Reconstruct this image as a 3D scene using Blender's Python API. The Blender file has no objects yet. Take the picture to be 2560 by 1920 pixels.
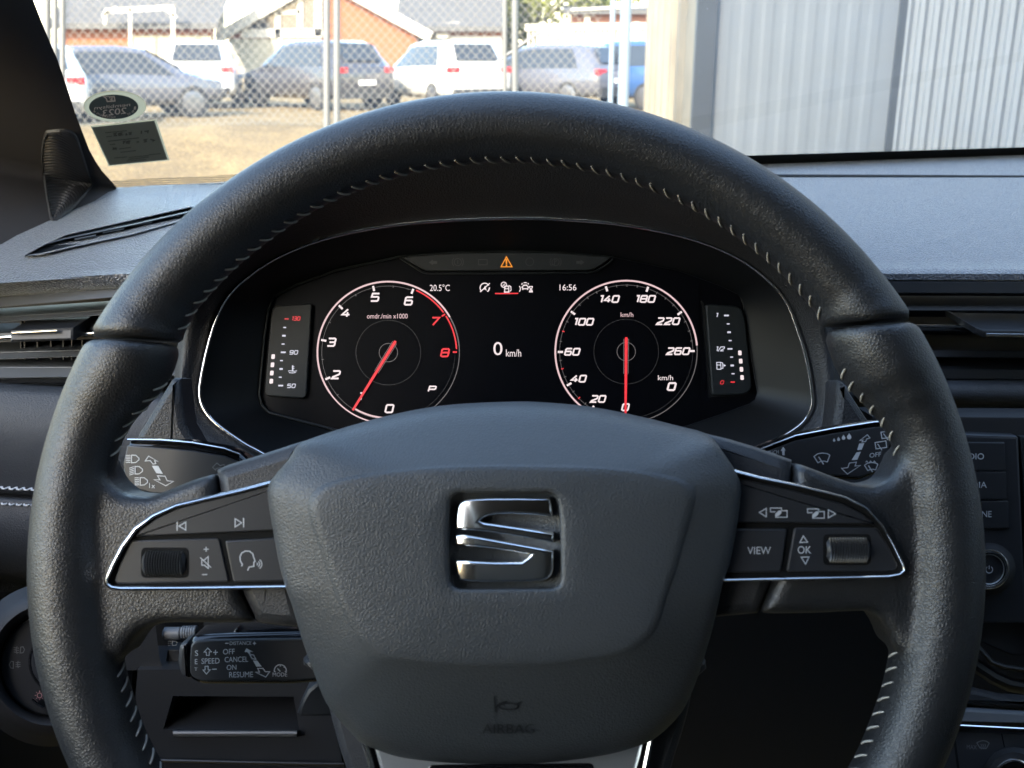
import bpy, math, random
from mathutils import Vector, Matrix
from mathutils.bvhtree import BVHTree

random.seed(7)
scene = bpy.context.scene
COL = scene.collection
R = math.radians

# ------------------------------------------------------------------ camera
CAM_Z = 1.25
PITCH = R(17.7)
FPX = 2560.0                      # focal length in pixels of a 2560x1920 picture (36 mm on 36 mm)
cam_data = bpy.data.cameras.new('camera')
cam = bpy.data.objects.new('camera', cam_data)
COL.objects.link(cam)
cam.location = (0, 0, CAM_Z)
cam.rotation_euler = (R(90) - PITCH, 0, 0)
cam_data.lens = 36
cam_data.sensor_width = 36
cam_data.clip_start = 0.01
cam_data.clip_end = 400
cam_data.dof.use_dof = True
cam_data.dof.focus_distance = 0.56
cam_data.dof.aperture_fstop = 20
scene.camera = cam

# ------------------------------------------------------------------ sky, sun, exposure
SUN_EL, SUN_AZ = R(30), R(200)    # azimuth clockwise from +Y: behind the car, a little to the left
world = bpy.data.worlds.new("World")
scene.world = world
world.use_nodes = True
wn = world.node_tree
bg = wn.nodes['Background']
sky = wn.nodes.new('ShaderNodeTexSky')
sky.sky_type = 'NISHITA'
sky.sun_disc = False
sky.sun_elevation = SUN_EL
sky.sun_rotation = SUN_AZ
sky.air_density = 1.3
sky.dust_density = 1.2
sky.ozone_density = 1.0
wn.links.new(sky.outputs[0], bg.inputs[0])
bg.inputs[1].default_value = 0.15
sun_data = bpy.data.lights.new('sun', 'SUN')
sun_data.energy = 2.0
sun_data.angle = R(0.5)
sun_data.color = (1.0, 0.90, 0.74)
sun = bpy.data.objects.new('sun', sun_data)
COL.objects.link(sun)
sv = Vector((math.sin(SUN_AZ) * math.cos(SUN_EL), math.cos(SUN_AZ) * math.cos(SUN_EL), math.sin(SUN_EL)))
sun.rotation_euler = sv.to_track_quat('Z', 'Y').to_euler()
EXPO = 2.95
scene.view_settings.view_transform = 'Standard'
scene.view_settings.look = 'None'
scene.view_settings.exposure = EXPO
scene.view_settings.gamma = 1
scene.view_settings.use_curve_mapping = False
scene.cycles.use_denoising = True
scene.cycles.max_bounces = 8
scene.cycles.transparent_max_bounces = 12
scene.cycles.caustics_reflective = False
scene.cycles.caustics_refractive = False
scene.cycles.sample_clamp_indirect = 6

# ------------------------------------------------------------------ rays and measuring planes
CAMP = Vector((0, 0, CAM_Z))
FWD = Vector((0, math.cos(PITCH), -math.sin(PITCH)))
UP = Vector((0, math.sin(PITCH), math.cos(PITCH)))
RT = Vector((1, 0, 0))

def ray(u, v):
    return RT * ((u - 1280) / FPX) + FWD - UP * ((v - 960) / FPX)

def pt(u, v, depth):
    return CAMP + ray(u, v) * depth

class Plane:
    """a real plane in the car: origin, normal towards the driver"""
    def __init__(s, o, n):
        s.o = Vector(o); s.n = Vector(n).normalized()
    def at(s, u, v, h=0.0):
        d = ray(u, v)
        t = (s.o + s.n * h - CAMP).dot(s.n) / d.dot(s.n)
        return CAMP + d * t
    def scale(s, u, v):
        return (s.at(u + 1, v) - s.at(u, v)).length

def tilt_plane(u, v, depth, tilt, yaw=0):
    t, y = R(tilt), R(yaw)
    n = Vector((math.sin(y) * math.cos(t), -math.cos(y) * math.cos(t), math.sin(t)))
    return Plane(pt(u, v, depth), n)

class Hit:
    """points on a built mesh"""
    def __init__(s, mb):
        s.bvh = BVHTree.FromPolygons([tuple(p) for p in mb.v], [tuple(f) for f in mb.f])
    def at(s, u, v, h=0.0):
        d = ray(u, v).normalized()
        loc, nor, i, dist = s.bvh.ray_cast(CAMP, d)
        if loc is None:
            loc, nor, i, dist = s.bvh.find_nearest(CAMP + d * 0.8)
        if nor.dot(d) > 0: nor = -nor
        return loc + nor * h

# ------------------------------------------------------------------ materials
def principled(name):
    m = bpy.data.materials.new(name); m.use_nodes = True
    return m, m.node_tree, m.node_tree.nodes['Principled BSDF']

def mat(name, col, rough=0.5, metal=0.0, spec=0.5, grain=None, noise=None, coat=0.0, var=0.0, var_scale=30, sheen=0.0):
    m, nt, b = principled(name)
    b.inputs['Base Color'].default_value = (*col, 1)
    b.inputs['Roughness'].default_value = rough
    b.inputs['Metallic'].default_value = metal
    b.inputs['Specular IOR Level'].default_value = spec
    b.inputs['Coat Weight'].default_value = coat
    if sheen:
        b.inputs['Sheen Weight'].default_value = sheen; b.inputs['Sheen Roughness'].default_value = 0.45; b.inputs['Sheen Tint'].default_value = (0.9, 0.95, 1.0, 1)
    N = nt.nodes.new; L = nt.links.new
    tc = N('ShaderNodeTexCoord')
    if var:
        n = N('ShaderNodeTexNoise'); n.inputs['Scale'].default_value = var_scale; n.inputs['Detail'].default_value = 5
        L(tc.outputs['Object'], n.inputs['Vector'])
        r = N('ShaderNodeMapRange'); r.inputs[1].default_value = 0.3; r.inputs[2].default_value = 0.7
        r.inputs[3].default_value = 1 - var; r.inputs[4].default_value = 1 + var
        L(n.outputs['Fac'], r.inputs[0])
        mx = N('ShaderNodeVectorMath'); mx.operation = 'SCALE'; mx.inputs[0].default_value = col
        L(r.outputs[0], mx.inputs['Scale']); L(mx.outputs[0], b.inputs['Base Color'])
    if grain:
        scale, strength, dist, stretch = grain
        mp = N('ShaderNodeMapping'); L(tc.outputs['Object'], mp.inputs[0])
        wob = N('ShaderNodeTexNoise'); wob.inputs['Scale'].default_value = scale * 0.45; wob.inputs['Detail'].default_value = 2
        L(mp.outputs[0], wob.inputs['Vector'])
        add = N('ShaderNodeMixRGB'); add.blend_type = 'LINEAR_LIGHT'; add.inputs[0].default_value = 0.0012 * 600 / scale
        L(mp.outputs[0], add.inputs[1]); L(wob.outputs['Color'], add.inputs[2])
        mp.inputs['Scale'].default_value = stretch
        vo = N('ShaderNodeTexVoronoi'); vo.feature = 'DISTANCE_TO_EDGE'; vo.inputs['Scale'].default_value = scale
        L(add.outputs[0], vo.inputs['Vector'])
        cr = N('ShaderNodeMapRange'); cr.interpolation_type = 'SMOOTHSTEP'
        cr.inputs[1].default_value = 0.0; cr.inputs[2].default_value = 0.30
        L(vo.outputs['Distance'], cr.inputs[0])
        n2 = N('ShaderNodeTexNoise'); n2.inputs['Scale'].default_value = scale * 0.22; n2.inputs['Detail'].default_value = 4
        L(mp.outputs[0], n2.inputs['Vector'])
        ma = N('ShaderNodeMath'); ma.operation = 'MULTIPLY_ADD'; ma.inputs[1].default_value = 0.7
        L(n2.outputs['Fac'], ma.inputs[0]); L(cr.outputs[0], ma.inputs[2])
        bu = N('ShaderNodeBump'); bu.inputs['Strength'].default_value = strength; bu.inputs['Distance'].default_value = dist
        L(ma.outputs[0], bu.inputs['Height']); L(bu.outputs[0], b.inputs['Normal'])
    elif noise:
        scale, strength, dist = noise
        n = N('ShaderNodeTexNoise'); n.inputs['Scale'].default_value = scale; n.inputs['Detail'].default_value = 4
        L(tc.outputs['Object'], n.inputs['Vector'])
        bu = N('ShaderNodeBump'); bu.inputs['Strength'].default_value = strength; bu.inputs['Distance'].default_value = dist
        L(n.outputs['Fac'], bu.inputs['Height']); L(bu.outputs[0], b.inputs['Normal'])
    return m

def emit(name, col, value):
    m, nt, b = principled(name)
    b.inputs['Base Color'].default_value = (0.01, 0.01, 0.01, 1)
    b.inputs['Roughness'].default_value = 0.4
    b.inputs['Emission Color'].default_value = (*col, 1)
    b.inputs['Emission Strength'].default_value = value / (2 ** EXPO)
    return m

one = (1, 1, 1)
M = {}
M['leather'] = mat('black_leather', (0.013, 0.0135, 0.0145), 0.43, spec=0.65, grain=(820, 0.38, 0.00023, one))
M['airbag'] = mat('airbag_vinyl', (0.044, 0.048, 0.051), 0.47, spec=0.55, grain=(720, 0.38, 0.00023, one))
M['spoke'] = mat('spoke_vinyl', (0.030, 0.031, 0.034), 0.46, spec=0.5, grain=(850, 0.35, 0.0002, one))
M['dash'] = mat('dash_vinyl', (0.036, 0.041, 0.054), 0.40, spec=0.9, grain=(420, 0.7, 0.0006, one), sheen=0.46)  # blue lean of the colour stands in for reflected sky
M['dash_low'] = mat('dash_low_vinyl', (0.034, 0.037, 0.042), 0.52, spec=0.4, grain=(520, 0.4, 0.0003, one))
M['hood'] = mat('hood_vinyl', (0.016, 0.0165, 0.018), 0.52, spec=0.4, grain=(520, 0.45, 0.0003, one))
M['plastic'] = mat('satin_plastic', (0.015, 0.016, 0.018), 0.42, noise=(2500, 0.10, 0.0002))
M['grey_and_lit_plastic'] = mat('grey_and_window_lit_plastic', (0.11, 0.115, 0.12), 0.40, noise=(2500, 0.10, 0.0002))  # pale tone also carries the window light on the left vent
M['button'] = mat('button_plastic', (0.020, 0.021, 0.024), 0.40, noise=(3000, 0.08, 0.0001))
M['matte'] = mat('matte_black', (0.008, 0.008, 0.009), 0.7)
M['gap'] = mat('gap_black', (0.003, 0.003, 0.003), 0.8, spec=0.2)
M['gloss'] = mat('piano_black', (0.004, 0.004, 0.005), 0.12)
M['screen'] = mat('screen_black', (0.0018, 0.002, 0.003), 0.3, spec=0.15)
M['bezel'] = mat('bezel_black', (0.003, 0.0035, 0.004), 0.42, spec=0.2)
M['pod'] = mat('pod_grey', (0.011, 0.013, 0.0135), 0.5, spec=0.25)
M['chrome'] = mat('chrome', (0.82, 0.82, 0.83), 0.20, metal=1)
M['chrome_bright'] = mat('mirror_chrome', (0.88, 0.89, 0.90), 0.17, metal=1)
M['satin'] = mat('satin_silver', (0.62, 0.63, 0.64), 0.34, metal=0.85)
M['rubber'] = mat('rubber', (0.022, 0.023, 0.025), 0.38)
M['thread'] = mat('thread', (0.42, 0.39, 0.34), 0.8)
M['thread_white'] = mat('thread_white', (0.62, 0.62, 0.62), 0.8)
M['airbag_mark'] = mat('airbag_lettering_vinyl', (0.016, 0.017, 0.019), 0.35)
M['mark'] = mat('printed_mark', (0.46, 0.48, 0.50), 0.6)
M['mark_dim'] = mat('printed_mark_dim', (0.13, 0.135, 0.14), 0.6)
M['mark_faint'] = mat('printed_mark_faint', (0.024, 0.026, 0.027), 0.6)
M['pillar'] = mat('pillar_weave', (0.060, 0.055, 0.053), 0.9, spec=0.2, noise=(1800, 0.5, 0.0006))
M['fabric'] = mat('pillar_fabric', (0.050, 0.045, 0.042), 0.85, spec=0.2, noise=(1800, 0.5, 0.0006))
M['headliner'] = mat('headliner_fabric', (0.10, 0.10, 0.10), 0.95, spec=0.1, noise=(1500, 0.3, 0.0005))
M['em_white'] = emit('display_white', (1.0, 0.86, 0.87), 0.98)
M['em_pink'] = emit('display_pale_pink', (1.0, 0.70, 0.72), 0.85)
M['em_grey'] = emit('display_grey', (0.9, 0.82, 0.82), 0.16)
M['em_dim'] = emit('display_dim', (0.9, 0.85, 0.9), 0.035)
M['em_red'] = emit('display_red', (1.0, 0.045, 0.06), 0.95)
M['em_cool'] = emit('display_cool_white', (0.85, 0.86, 1.0), 0.80)
M['em_amber'] = emit('display_amber', (1.0, 0.33, 0.03), 0.95)

# ------------------------------------------------------------------ mesh builder
class MB:
    def __init__(s):
        s.v = []; s.f = []; s.m = []; s.mats = []
    def mi(s, m):
        if m not in s.mats: s.mats.append(m)
        return s.mats.index(m)
    def add(s, verts, faces, m):
        o = len(s.v); k = s.mi(m)
        s.v += [Vector(p) for p in verts]
        for f in faces:
            s.f.append([i + o for i in f]); s.m.append(k)
        return o
    def box(s, c, size, m, rot=None):
        hx, hy, hz = (q / 2 for q in size)
        vs = [Vector((x, y, z)) for x in (-hx, hx) for y in (-hy, hy) for z in (-hz, hz)]
        if rot: vs = [rot @ p for p in vs]
        vs = [p + Vector(c) for p in vs]
        s.add(vs, [(0, 1, 3, 2), (4, 6, 7, 5), (0, 4, 5, 1), (2, 3, 7, 6), (0, 2, 6, 4), (1, 5, 7, 3)], m)
    def grid(s, rows, m, closed_u=False, closed_v=False):
        n = len(rows); k = len(rows[0]); vs = [p for r in rows for p in r]; fs = []
        for i in range(n if closed_v else n - 1):
            for j in range(k if closed_u else k - 1):
                a = i * k + j; b = i * k + (j + 1) % k
                c = ((i + 1) % n) * k + (j + 1) % k; d = ((i + 1) % n) * k + j
                fs.append((a, b, c, d))
        s.add(vs, fs, m)
    def tube(s, path, rad, m, n=8, closed=False, cap=True):
        P = [Vector(p) for p in path]; k = len(P); rows = []
        rads = rad if isinstance(rad, (list, tuple)) else [rad] * k
        ref = None
        for i in range(k):
            if closed: t = P[(i + 1) % k] - P[i - 1]
            else: t = P[min(i + 1, k - 1)] - P[max(i - 1, 0)]
            t.normalize()
            if ref is None:
                ref = Vector((0, 0, 1)) if abs(t.z) < 0.9 else Vector((1, 0, 0))
            a = (ref - t * ref.dot(t)).normalized(); ref = a; b = t.cross(a)
            rows.append([P[i] + (a * math.cos(q) + b * math.sin(q)) * rads[i] for q in [2 * math.pi * j / n for j in range(n)]])
        s.grid(rows, m, closed_u=True, closed_v=closed)
        if cap and not closed:
            for r in (rows[0], rows[-1]):
                s.add(r, [list(range(n))], m)
    def lathe(s, c, axis, prof, m, n=32, ref=None):
        """prof: list of (radius, height along axis)"""
        ax = Vector(axis).normalized()
        rf = Vector(ref) if ref is not None else (Vector((1, 0, 0)) if abs(ax.x) < 0.9 else Vector((0, 0, 1)))
        a = (rf - ax * rf.dot(ax)).normalized(); b = ax.cross(a); c = Vector(c)
        rows = [[c + ax * h + (a * math.cos(2 * math.pi * j / n) + b * math.sin(2 * math.pi * j / n)) * r for j in range(n)] for r, h in prof]
        s.grid(rows, m, closed_u=True)
        s.add(rows[-1], [list(range(n))], m)
    def plate(s, P, n, thick, m, bevel=0.0):
        """outline P (3D points, roughly flat) as front face; body goes back along -n; bevelled front edge"""
        P = [Vector(p) for p in P]; n = Vector(n).normalized(); k = len(P)
        back = [p - n * thick for p in P]
        rows = [back]
        if bevel > 0:
            rows.append([p - n * bevel for p in P])
            in1 = inset(P, n, bevel * 0.3); rows.append([p - n * bevel * 0.3 for p in in1])
            in2 = inset(P, n, bevel); rows.append(in2)
        else:
            rows.append(P)
        s.grid(rows, m, closed_u=True)
        s.add(rows[-1], [list(range(k))], m)
    def fill(s, P, m):
        s.add(P, [list(range(len(P)))], m)

def inset(P, n, d):
    """move every corner of a flat outline inwards by d"""
    k = len(P); c = sum(P, Vector()) / k; out = []
    area = sum((P[i] - c).cross(P[(i + 1) % k] - c).dot(n) for i in range(k))
    sg = 1 if area > 0 else -1
    for i in range(k):
        e1 = P[i] - P[i - 1]; e2 = P[(i + 1) % k] - P[i]
        if e1.length < 1e-9: e1 = e2
        if e2.length < 1e-9: e2 = e1
        n1 = n.cross(e1).normalized() * sg; n2 = n.cross(e2).normalized() * sg
        q = n1 + n2
        if q.length < 1e-6: q = n1
        q.normalize()
        out.append(P[i] + q * (d / max(0.5, q.dot(n1))))
    return out

def link(name, mb, parent=None, smooth=40, origin=None):
    me = bpy.data.meshes.new(name)
    o = Vector(origin) if origin is not None else Vector()
    me.from_pydata([tuple(p - o) for p in mb.v], [], mb.f)
    for m in mb.mats: me.materials.append(m)
    me.polygons.foreach_set('material_index', mb.m)
    me.validate()
    if smooth:
        me.polygons.foreach_set('use_smooth', [True] * len(me.polygons))
        me.set_sharp_from_angle(angle=R(smooth))
    ob = bpy.data.objects.new(name, me); COL.objects.link(ob)
    if parent: ob.parent = parent
    return ob

class Thing:
    def __init__(s, name, label, cat, loc, group=None, rz=0):
        s.o = bpy.data.objects.new(name, None); COL.objects.link(s.o)
        s.loc = Vector(loc); s.o.location = s.loc; s.o.rotation_euler = (0, 0, rz)
        s.o['label'] = label; s.o['category'] = cat
        s.o.empty_display_size = 0.1
        if group: s.o['group'] = group
    def part(s, name, mb, parent=None, label=None, smooth=40):
        ob = link(name, mb, parent or s.o, smooth, s.loc)
        if label: ob['label'] = label
        return ob

def tag(o, label=None, cat=None, group=None, kind=None):
    if label: o['label'] = label
    if cat: o['category'] = cat
    if group: o['group'] = group
    if kind: o['kind'] = kind

def recalc(ob):
    import bmesh
    bm = bmesh.new(); bm.from_mesh(ob.data)
    bmesh.ops.remove_doubles(bm, verts=bm.verts, dist=1e-6)
    bmesh.ops.recalc_face_normals(bm, faces=bm.faces)
    bm.to_mesh(ob.data); bm.free()

# ------------------------------------------------------------------ outlines and lettering
def spline(P, n=8, closed=False):
    """Catmull-Rom through 2D or 3D points; a point given as (x, y, 'c') is a corner"""
    corner = [len(p) == 3 and p[2] == 'c' for p in P]
    Q = [Vector(p[:2]) if (len(p) == 2 or p[2] == 'c') else Vector(p) for p in P]
    k = len(Q); out = []
    for i in range(k if closed else k - 1):
        p1, p2 = Q[i], Q[(i + 1) % k]
        p0 = Q[i - 1] if (closed or i > 0) else p1
        p3 = Q[(i + 2) % k] if (closed or i + 2 < k) else p2
        if corner[i]: p0 = p1
        if corner[(i + 1) % k]: p3 = p2
        for j in range(n):
            t = j / n
            out.append(0.5 * ((2 * p1) + (p2 - p0) * t + (2 * p0 - 5 * p1 + 4 * p2 - p3) * t * t + (3 * p1 - p0 - 3 * p2 + p3) * t ** 3))
    if not closed: out.append(Q[-1])
    return out

def rounded(P, r, n=4):
    """round the corners of a 2D polygon by r"""
    k = len(P); out = []
    for i in range(k):
        p = Vector(P[i][:2]); a = Vector(P[i - 1][:2]) - p; b = Vector(P[(i + 1) % k][:2]) - p
        ra = min(r, a.length * 0.45, b.length * 0.45)
        A = p + a.normalized() * ra; B = p + b.normalized() * ra
        for j in range(n + 1):
            t = j / n
            out.append(A * (1 - t) ** 2 + p * 2 * t * (1 - t) + B * t * t)
    return out

def stroke(mb, S, P, w, h, m, closed=False):
    """flat ribbon of width w (picture units) following P on the surface S"""
    P = [Vector(p[:2]) for p in P]; k = len(P); L, Rr = [], []
    for i in range(k):
        a = P[i - 1] if (closed or i > 0) else None
        b = P[(i + 1) % k] if (closed or i < k - 1) else None
        d1 = (P[i] - a).normalized() if a is not None else (b - P[i]).normalized()
        d2 = (b - P[i]).normalized() if b is not None else d1
        t = d1 + d2
        if t.length < 1e-5: t = d1
        t.normalize(); n = Vector((-t.y, t.x)); c = max(0.45, n.dot(Vector((-d1.y, d1.x))))
        L.append(P[i] + n * (w / 2 / c)); Rr.append(P[i] - n * (w / 2 / c))
    rows = [[S.at(p.x, p.y, h) for p in L], [S.at(p.x, p.y, h) for p in Rr]]
    mb.grid(rows, m, closed_u=closed)

def strokes(mb, S, lst, w, h, m):
    for P in lst: stroke(mb, S, P, w, h, m)

def area(mb, S, P, h, m):
    mb.fill([S.at(p[0], p[1], h) for p in P], m)

def circ(cx, cy, r, a0=0, a1=360, n=40, ry=None):
    ry = ry or r
    return [(cx + r * math.cos(R(a0 + (a1 - a0) * i / n)), cy - ry * math.sin(R(a0 + (a1 - a0) * i / n))) for i in range(n + 1)]

def ring(mb, S, cx, cy, r, w, h, m, n=64):
    stroke(mb, S, circ(cx, cy, r, n=n)[:-1], w, h, m, closed=True)

_tcache = {}
def text_shape(body):
    if body not in _tcache:
        cu = bpy.data.curves.new('lettering', 'FONT'); cu.body = body; cu.resolution_u = 4
        ob = bpy.data.objects.new('lettering', cu); COL.objects.link(ob)
        dg = bpy.context.evaluated_depsgraph_get()
        me = bpy.data.meshes.new_from_object(ob.evaluated_get(dg))
        vs = [v.co.copy() for v in me.vertices]; fs = [list(p.vertices) for p in me.polygons]
        bpy.data.objects.remove(ob); bpy.data.curves.remove(cu); bpy.data.meshes.remove(me)
        x0 = min(v.x for v in vs); x1 = max(v.x for v in vs); y0 = min(v.y for v in vs); y1 = max(v.y for v in vs)
        _tcache[body] = ([((v.x - x0) / (x1 - x0), (v.y - y0) / (y1 - y0)) for v in vs], fs)
    return _tcache[body]

def text(mb, S, body, u0, v0, u1, v1, h, m, shear=0.0, rise=0.0, bold=0.0):
    """lettering filling the box (u0,v0)-(u1,v1); shear slants it; rise lifts its right end"""
    vs, fs = text_shape(body)
    P = []
    for x, y in vs:
        u = u0 + (u1 - u0) * x + shear * (v1 - v0) * y
        v = v1 + (v0 - v1) * y - rise * x
        P.append(S.at(u, v, h))
    mb.add(P, fs, m)

GL = {
 '0': ([[(0.12, 0), (0.88, 0), (1, 0.12), (1, 0.88), (0.88, 1), (0.12, 1), (0, 0.88), (0, 0.12), (0.12, 0)]]),
 '1': ([[(0.15, 1), (0.55, 1), (0.55, 0)]]),
 '2': ([[(0, 1), (0.88, 1), (1, 0.9), (1, 0.62), (0.9, 0.52), (0.15, 0.2), (0.05, 0), (1, 0)]]),
 '3': ([[(0, 1), (0.88, 1), (1, 0.9), (1, 0.6), (0.88, 0.5), (0.2, 0.5)], [(0.88, 0.5), (1, 0.4), (1, 0.12), (0.88, 0), (0, 0)]]),
 '4': ([[(0.7, 1), (0, 0.28), (1.05, 0.28)], [(0.72, 0.62), (0.72, 0)]]),
 '5': ([[(1, 1), (0.05, 1), (0.0, 0.56), (0.88, 0.56), (1, 0.46), (1, 0.12), (0.88, 0), (0, 0)]]),
 '6': ([[(1, 1), (0.15, 1), (0, 0.88), (0, 0.12), (0.12, 0), (0.88, 0), (1, 0.12), (1, 0.44), (0.88, 0.56), (0.02, 0.56)]]),
 '7': ([[(0, 1), (1, 1), (0.3, 0)]]),
 '8': ([[(0.12, 0), (0.88, 0), (1, 0.12), (1, 0.88), (0.88, 1), (0.12, 1), (0, 0.88), (0, 0.12), (0.12, 0)], [(0, 0.52), (1, 0.52)]]),
 '9': ([[(0, 0), (0.88, 0), (1, 0.12), (1, 0.88), (0.88, 1), (0.12, 1), (0, 0.88), (0, 0.56), (0.12, 0.46), (1, 0.46)]]),
 'P': ([[(0, 0), (0, 1), (0.88, 1), (1, 0.9), (1, 0.52), (0.88, 0.42), (0, 0.42)]]),
 '/': ([[(0.1, -0.1), (0.75, 1.1)]]),
}
def digits(mb, S, body, cu, cv, hgt, wid, w, h, m, shear=0.25, gap=0.42):
    """squared italic figures of a dial, centred on (cu, cv)"""
    adv = [(0.62 if c == '1' else 0.7 if c == '/' else 1.0) for c in body]
    tot = sum(adv) * wid + gap * wid * (len(body) - 1); x = cu - tot / 2
    for c, a in zip(body, adv):
        for P in GL[c]:
            stroke(mb, S, [(x + p[0] * wid + (p[1] - 0.5) * hgt * shear, cv + hgt / 2 - p[1] * hgt) for p in P], w, h, m)
        x += a * wid + gap * wid

def bead(mb, S, P, w, hb, ht, m, closed=False):
    """a raised moulding with a rounded top along P, w wide in picture units"""
    P = [Vector(p[:2]) for p in P]; k = len(P); prof = [(-1, hb), (-0.95, ht * 0.55 + hb * 0.45), (-0.6, ht * 0.92 + hb * 0.08), (0, ht), (0.6, ht * 0.92 + hb * 0.08), (0.95, ht * 0.55 + hb * 0.45), (1, hb)]
    rows = [[] for _ in prof]
    ws = w if isinstance(w, (list, tuple)) else [w] * k
    for i in range(k):
        a = P[i - 1] if (closed or i > 0) else P[i]
        b = P[(i + 1) % k] if (closed or i < k - 1) else P[i]
        t = (b - a).normalized(); n = Vector((-t.y, t.x))
        for r, (q, h) in zip(rows, prof):
            p = P[i] + n * (q * ws[i] / 2)
            r.append(S.at(p.x, p.y, h))
    mb.grid(rows, m, closed_u=closed)

def on(S, P, h=0.0):
    return [S.at(p[0], p[1], h) for p in P]
# ================================================================== the place outside
def at_y(u, v, Y):
    d = ray(u, v)
    return CAMP + d * (Y / d.y)

def brick_mat(name, c1, c2, mortar, scale):
    m, nt, b = principled(name)
    N = nt.nodes.new; L = nt.links.new
    tc = N('ShaderNodeTexCoord'); mp = N('ShaderNodeMapping'); mp.inputs['Rotation'].default_value = (R(90), 0, 0)
    br = N('ShaderNodeTexBrick'); br.inputs['Scale'].default_value = scale
    br.inputs['Color1'].default_value = (*c1, 1); br.inputs['Color2'].default_value = (*c2, 1); br.inputs['Mortar'].default_value = (*mortar, 1)
    br.inputs['Mortar Size'].default_value = 0.012
    L(tc.outputs['Object'], mp.inputs[0]); L(mp.outputs[0], br.inputs[0]); L(br.outputs[0], b.inputs['Base Color'])
    b.inputs['Roughness'].default_value = 0.9
    return m
M['brick'] = brick_mat('orange_brick', (0.24, 0.080, 0.030), (0.20, 0.066, 0.026), (0.20, 0.12, 0.07), 4)
M['white_wood'] = mat('white_painted_wood', (0.46, 0.44, 0.38), 0.6)
M['cream'] = mat('cream_render', (0.36, 0.34, 0.26), 0.85, var=0.06, var_scale=2)
M['roof_grey'] = mat('grey_roofing', (0.075, 0.075, 0.075), 0.85, var=0.15, var_scale=4)
M['pane'] = mat('dark_window', (0.05, 0.055, 0.06), 0.12)
M['sheet'] = mat('galvanised_sheet', (0.295, 0.32, 0.34), 0.5, var=0.05, var_scale=1.5)
M['sheet_sun_tinted'] = mat('beige_sun_tinted_sheet', (0.25, 0.21, 0.15), 0.6, var=0.2, var_scale=3)  # beige sheet with some of the sun's warmth put into the colour
M['flashing'] = mat('grey_flashing', (0.085, 0.095, 0.105), 0.55)
M['steel'] = mat('galvanised_steel', (0.16, 0.163, 0.16), 0.45, metal=0.3)
M['wire'] = mat('galvanised_wire', (0.24, 0.23, 0.20), 0.5)
M['shade_blue_post'] = mat('shade_tinted_post', (0.20, 0.26, 0.33), 0.5)  # blue of the building's shade put into the post colour
M['render_grey'] = mat('grey_render', (0.42, 0.42, 0.41), 0.9, var=0.06, var_scale=0.8)
M['leaf'] = mat('leaf_green', (0.12, 0.125, 0.020), 0.7, var=0.5, var_scale=0.9)
M['leaf_dark'] = mat('leaf_green_deep', (0.06, 0.085, 0.022), 0.7, var=0.5, var_scale=0.9)
M['bark'] = mat('bark', (0.10, 0.075, 0.05), 0.9)

# ground: sandy gravel, a low bank under the fence
def gz(x, y):
    return 0.50 * math.exp(-((y - 12.3) / 2.3) ** 2) * (1 / (1 + math.exp((x - 1.6) * 3)))
m, nt, b = principled('sandy_gravel')
N = nt.nodes.new; L = nt.links.new
tc = N('ShaderNodeTexCoord'); n1 = N('ShaderNodeTexNoise'); n1.inputs['Scale'].default_value = 1.3; n1.inputs['Detail'].default_value = 8; n1.inputs['Roughness'].default_value = 0.7
n2 = N('ShaderNodeTexNoise'); n2.inputs['Scale'].default_value = 26; n2.inputs['Detail'].default_value = 4
mx = N('ShaderNodeMath'); mx.operation = 'ADD'
cr = N('ShaderNodeValToRGB'); cr.color_ramp.elements[0].position = 0.75; cr.color_ramp.elements[1].position = 1.25 / 1.0 if False else 1.0
cr.color_ramp.elements[0].color = (0.135, 0.090, 0.032, 1); cr.color_ramp.elements[1].color = (0.26, 0.18, 0.070, 1)
ad = N('ShaderNodeMath'); ad.operation = 'MULTIPLY'; ad.inputs[1].default_value = 0.85
L(tc.outputs['Object'], n1.inputs['Vector']); L(tc.outputs['Object'], n2.inputs['Vector'])
L(n1.outputs['Fac'], mx.inputs[0]); L(n2.outputs['Fac'], mx.inputs[1]); L(mx.outputs[0], ad.inputs[0]); L(ad.outputs[0], cr.inputs[0]); L(cr.outputs[0], b.inputs['Base Color'])
b.inputs['Roughness'].default_value = 0.95
bu = N('ShaderNodeBump'); bu.inputs['Distance'].default_value = 0.05; bu.inputs['Strength'].default_value = 0.6; L(n2.outputs['Fac'], bu.inputs['Height']); L(bu.outputs[0], b.inputs['Normal'])
M['ground'] = m
mb = MB()
ys = [-60, -20, -6, 0, 4] + [5 + 0.4 * k for k in range(40)] + [22, 25, 30, 40, 60, 100, 200]
xs = [-120, -60, -30, -20, -14] + [-10 + 0.5 * k for k in range(33)] + [8, 12, 20, 40, 120]
mb.grid([[Vector((x, y, gz(x, y) + (0.03 * math.sin(x * 2.3 + y * 1.7) * math.sin(y * 2.9 - x) if 7 < y < 18 and x < 3 else 0))) for x in xs] for y in ys], M['ground'])
g = link('ground', mb, None, 80); tag(g, kind='structure')

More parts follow.
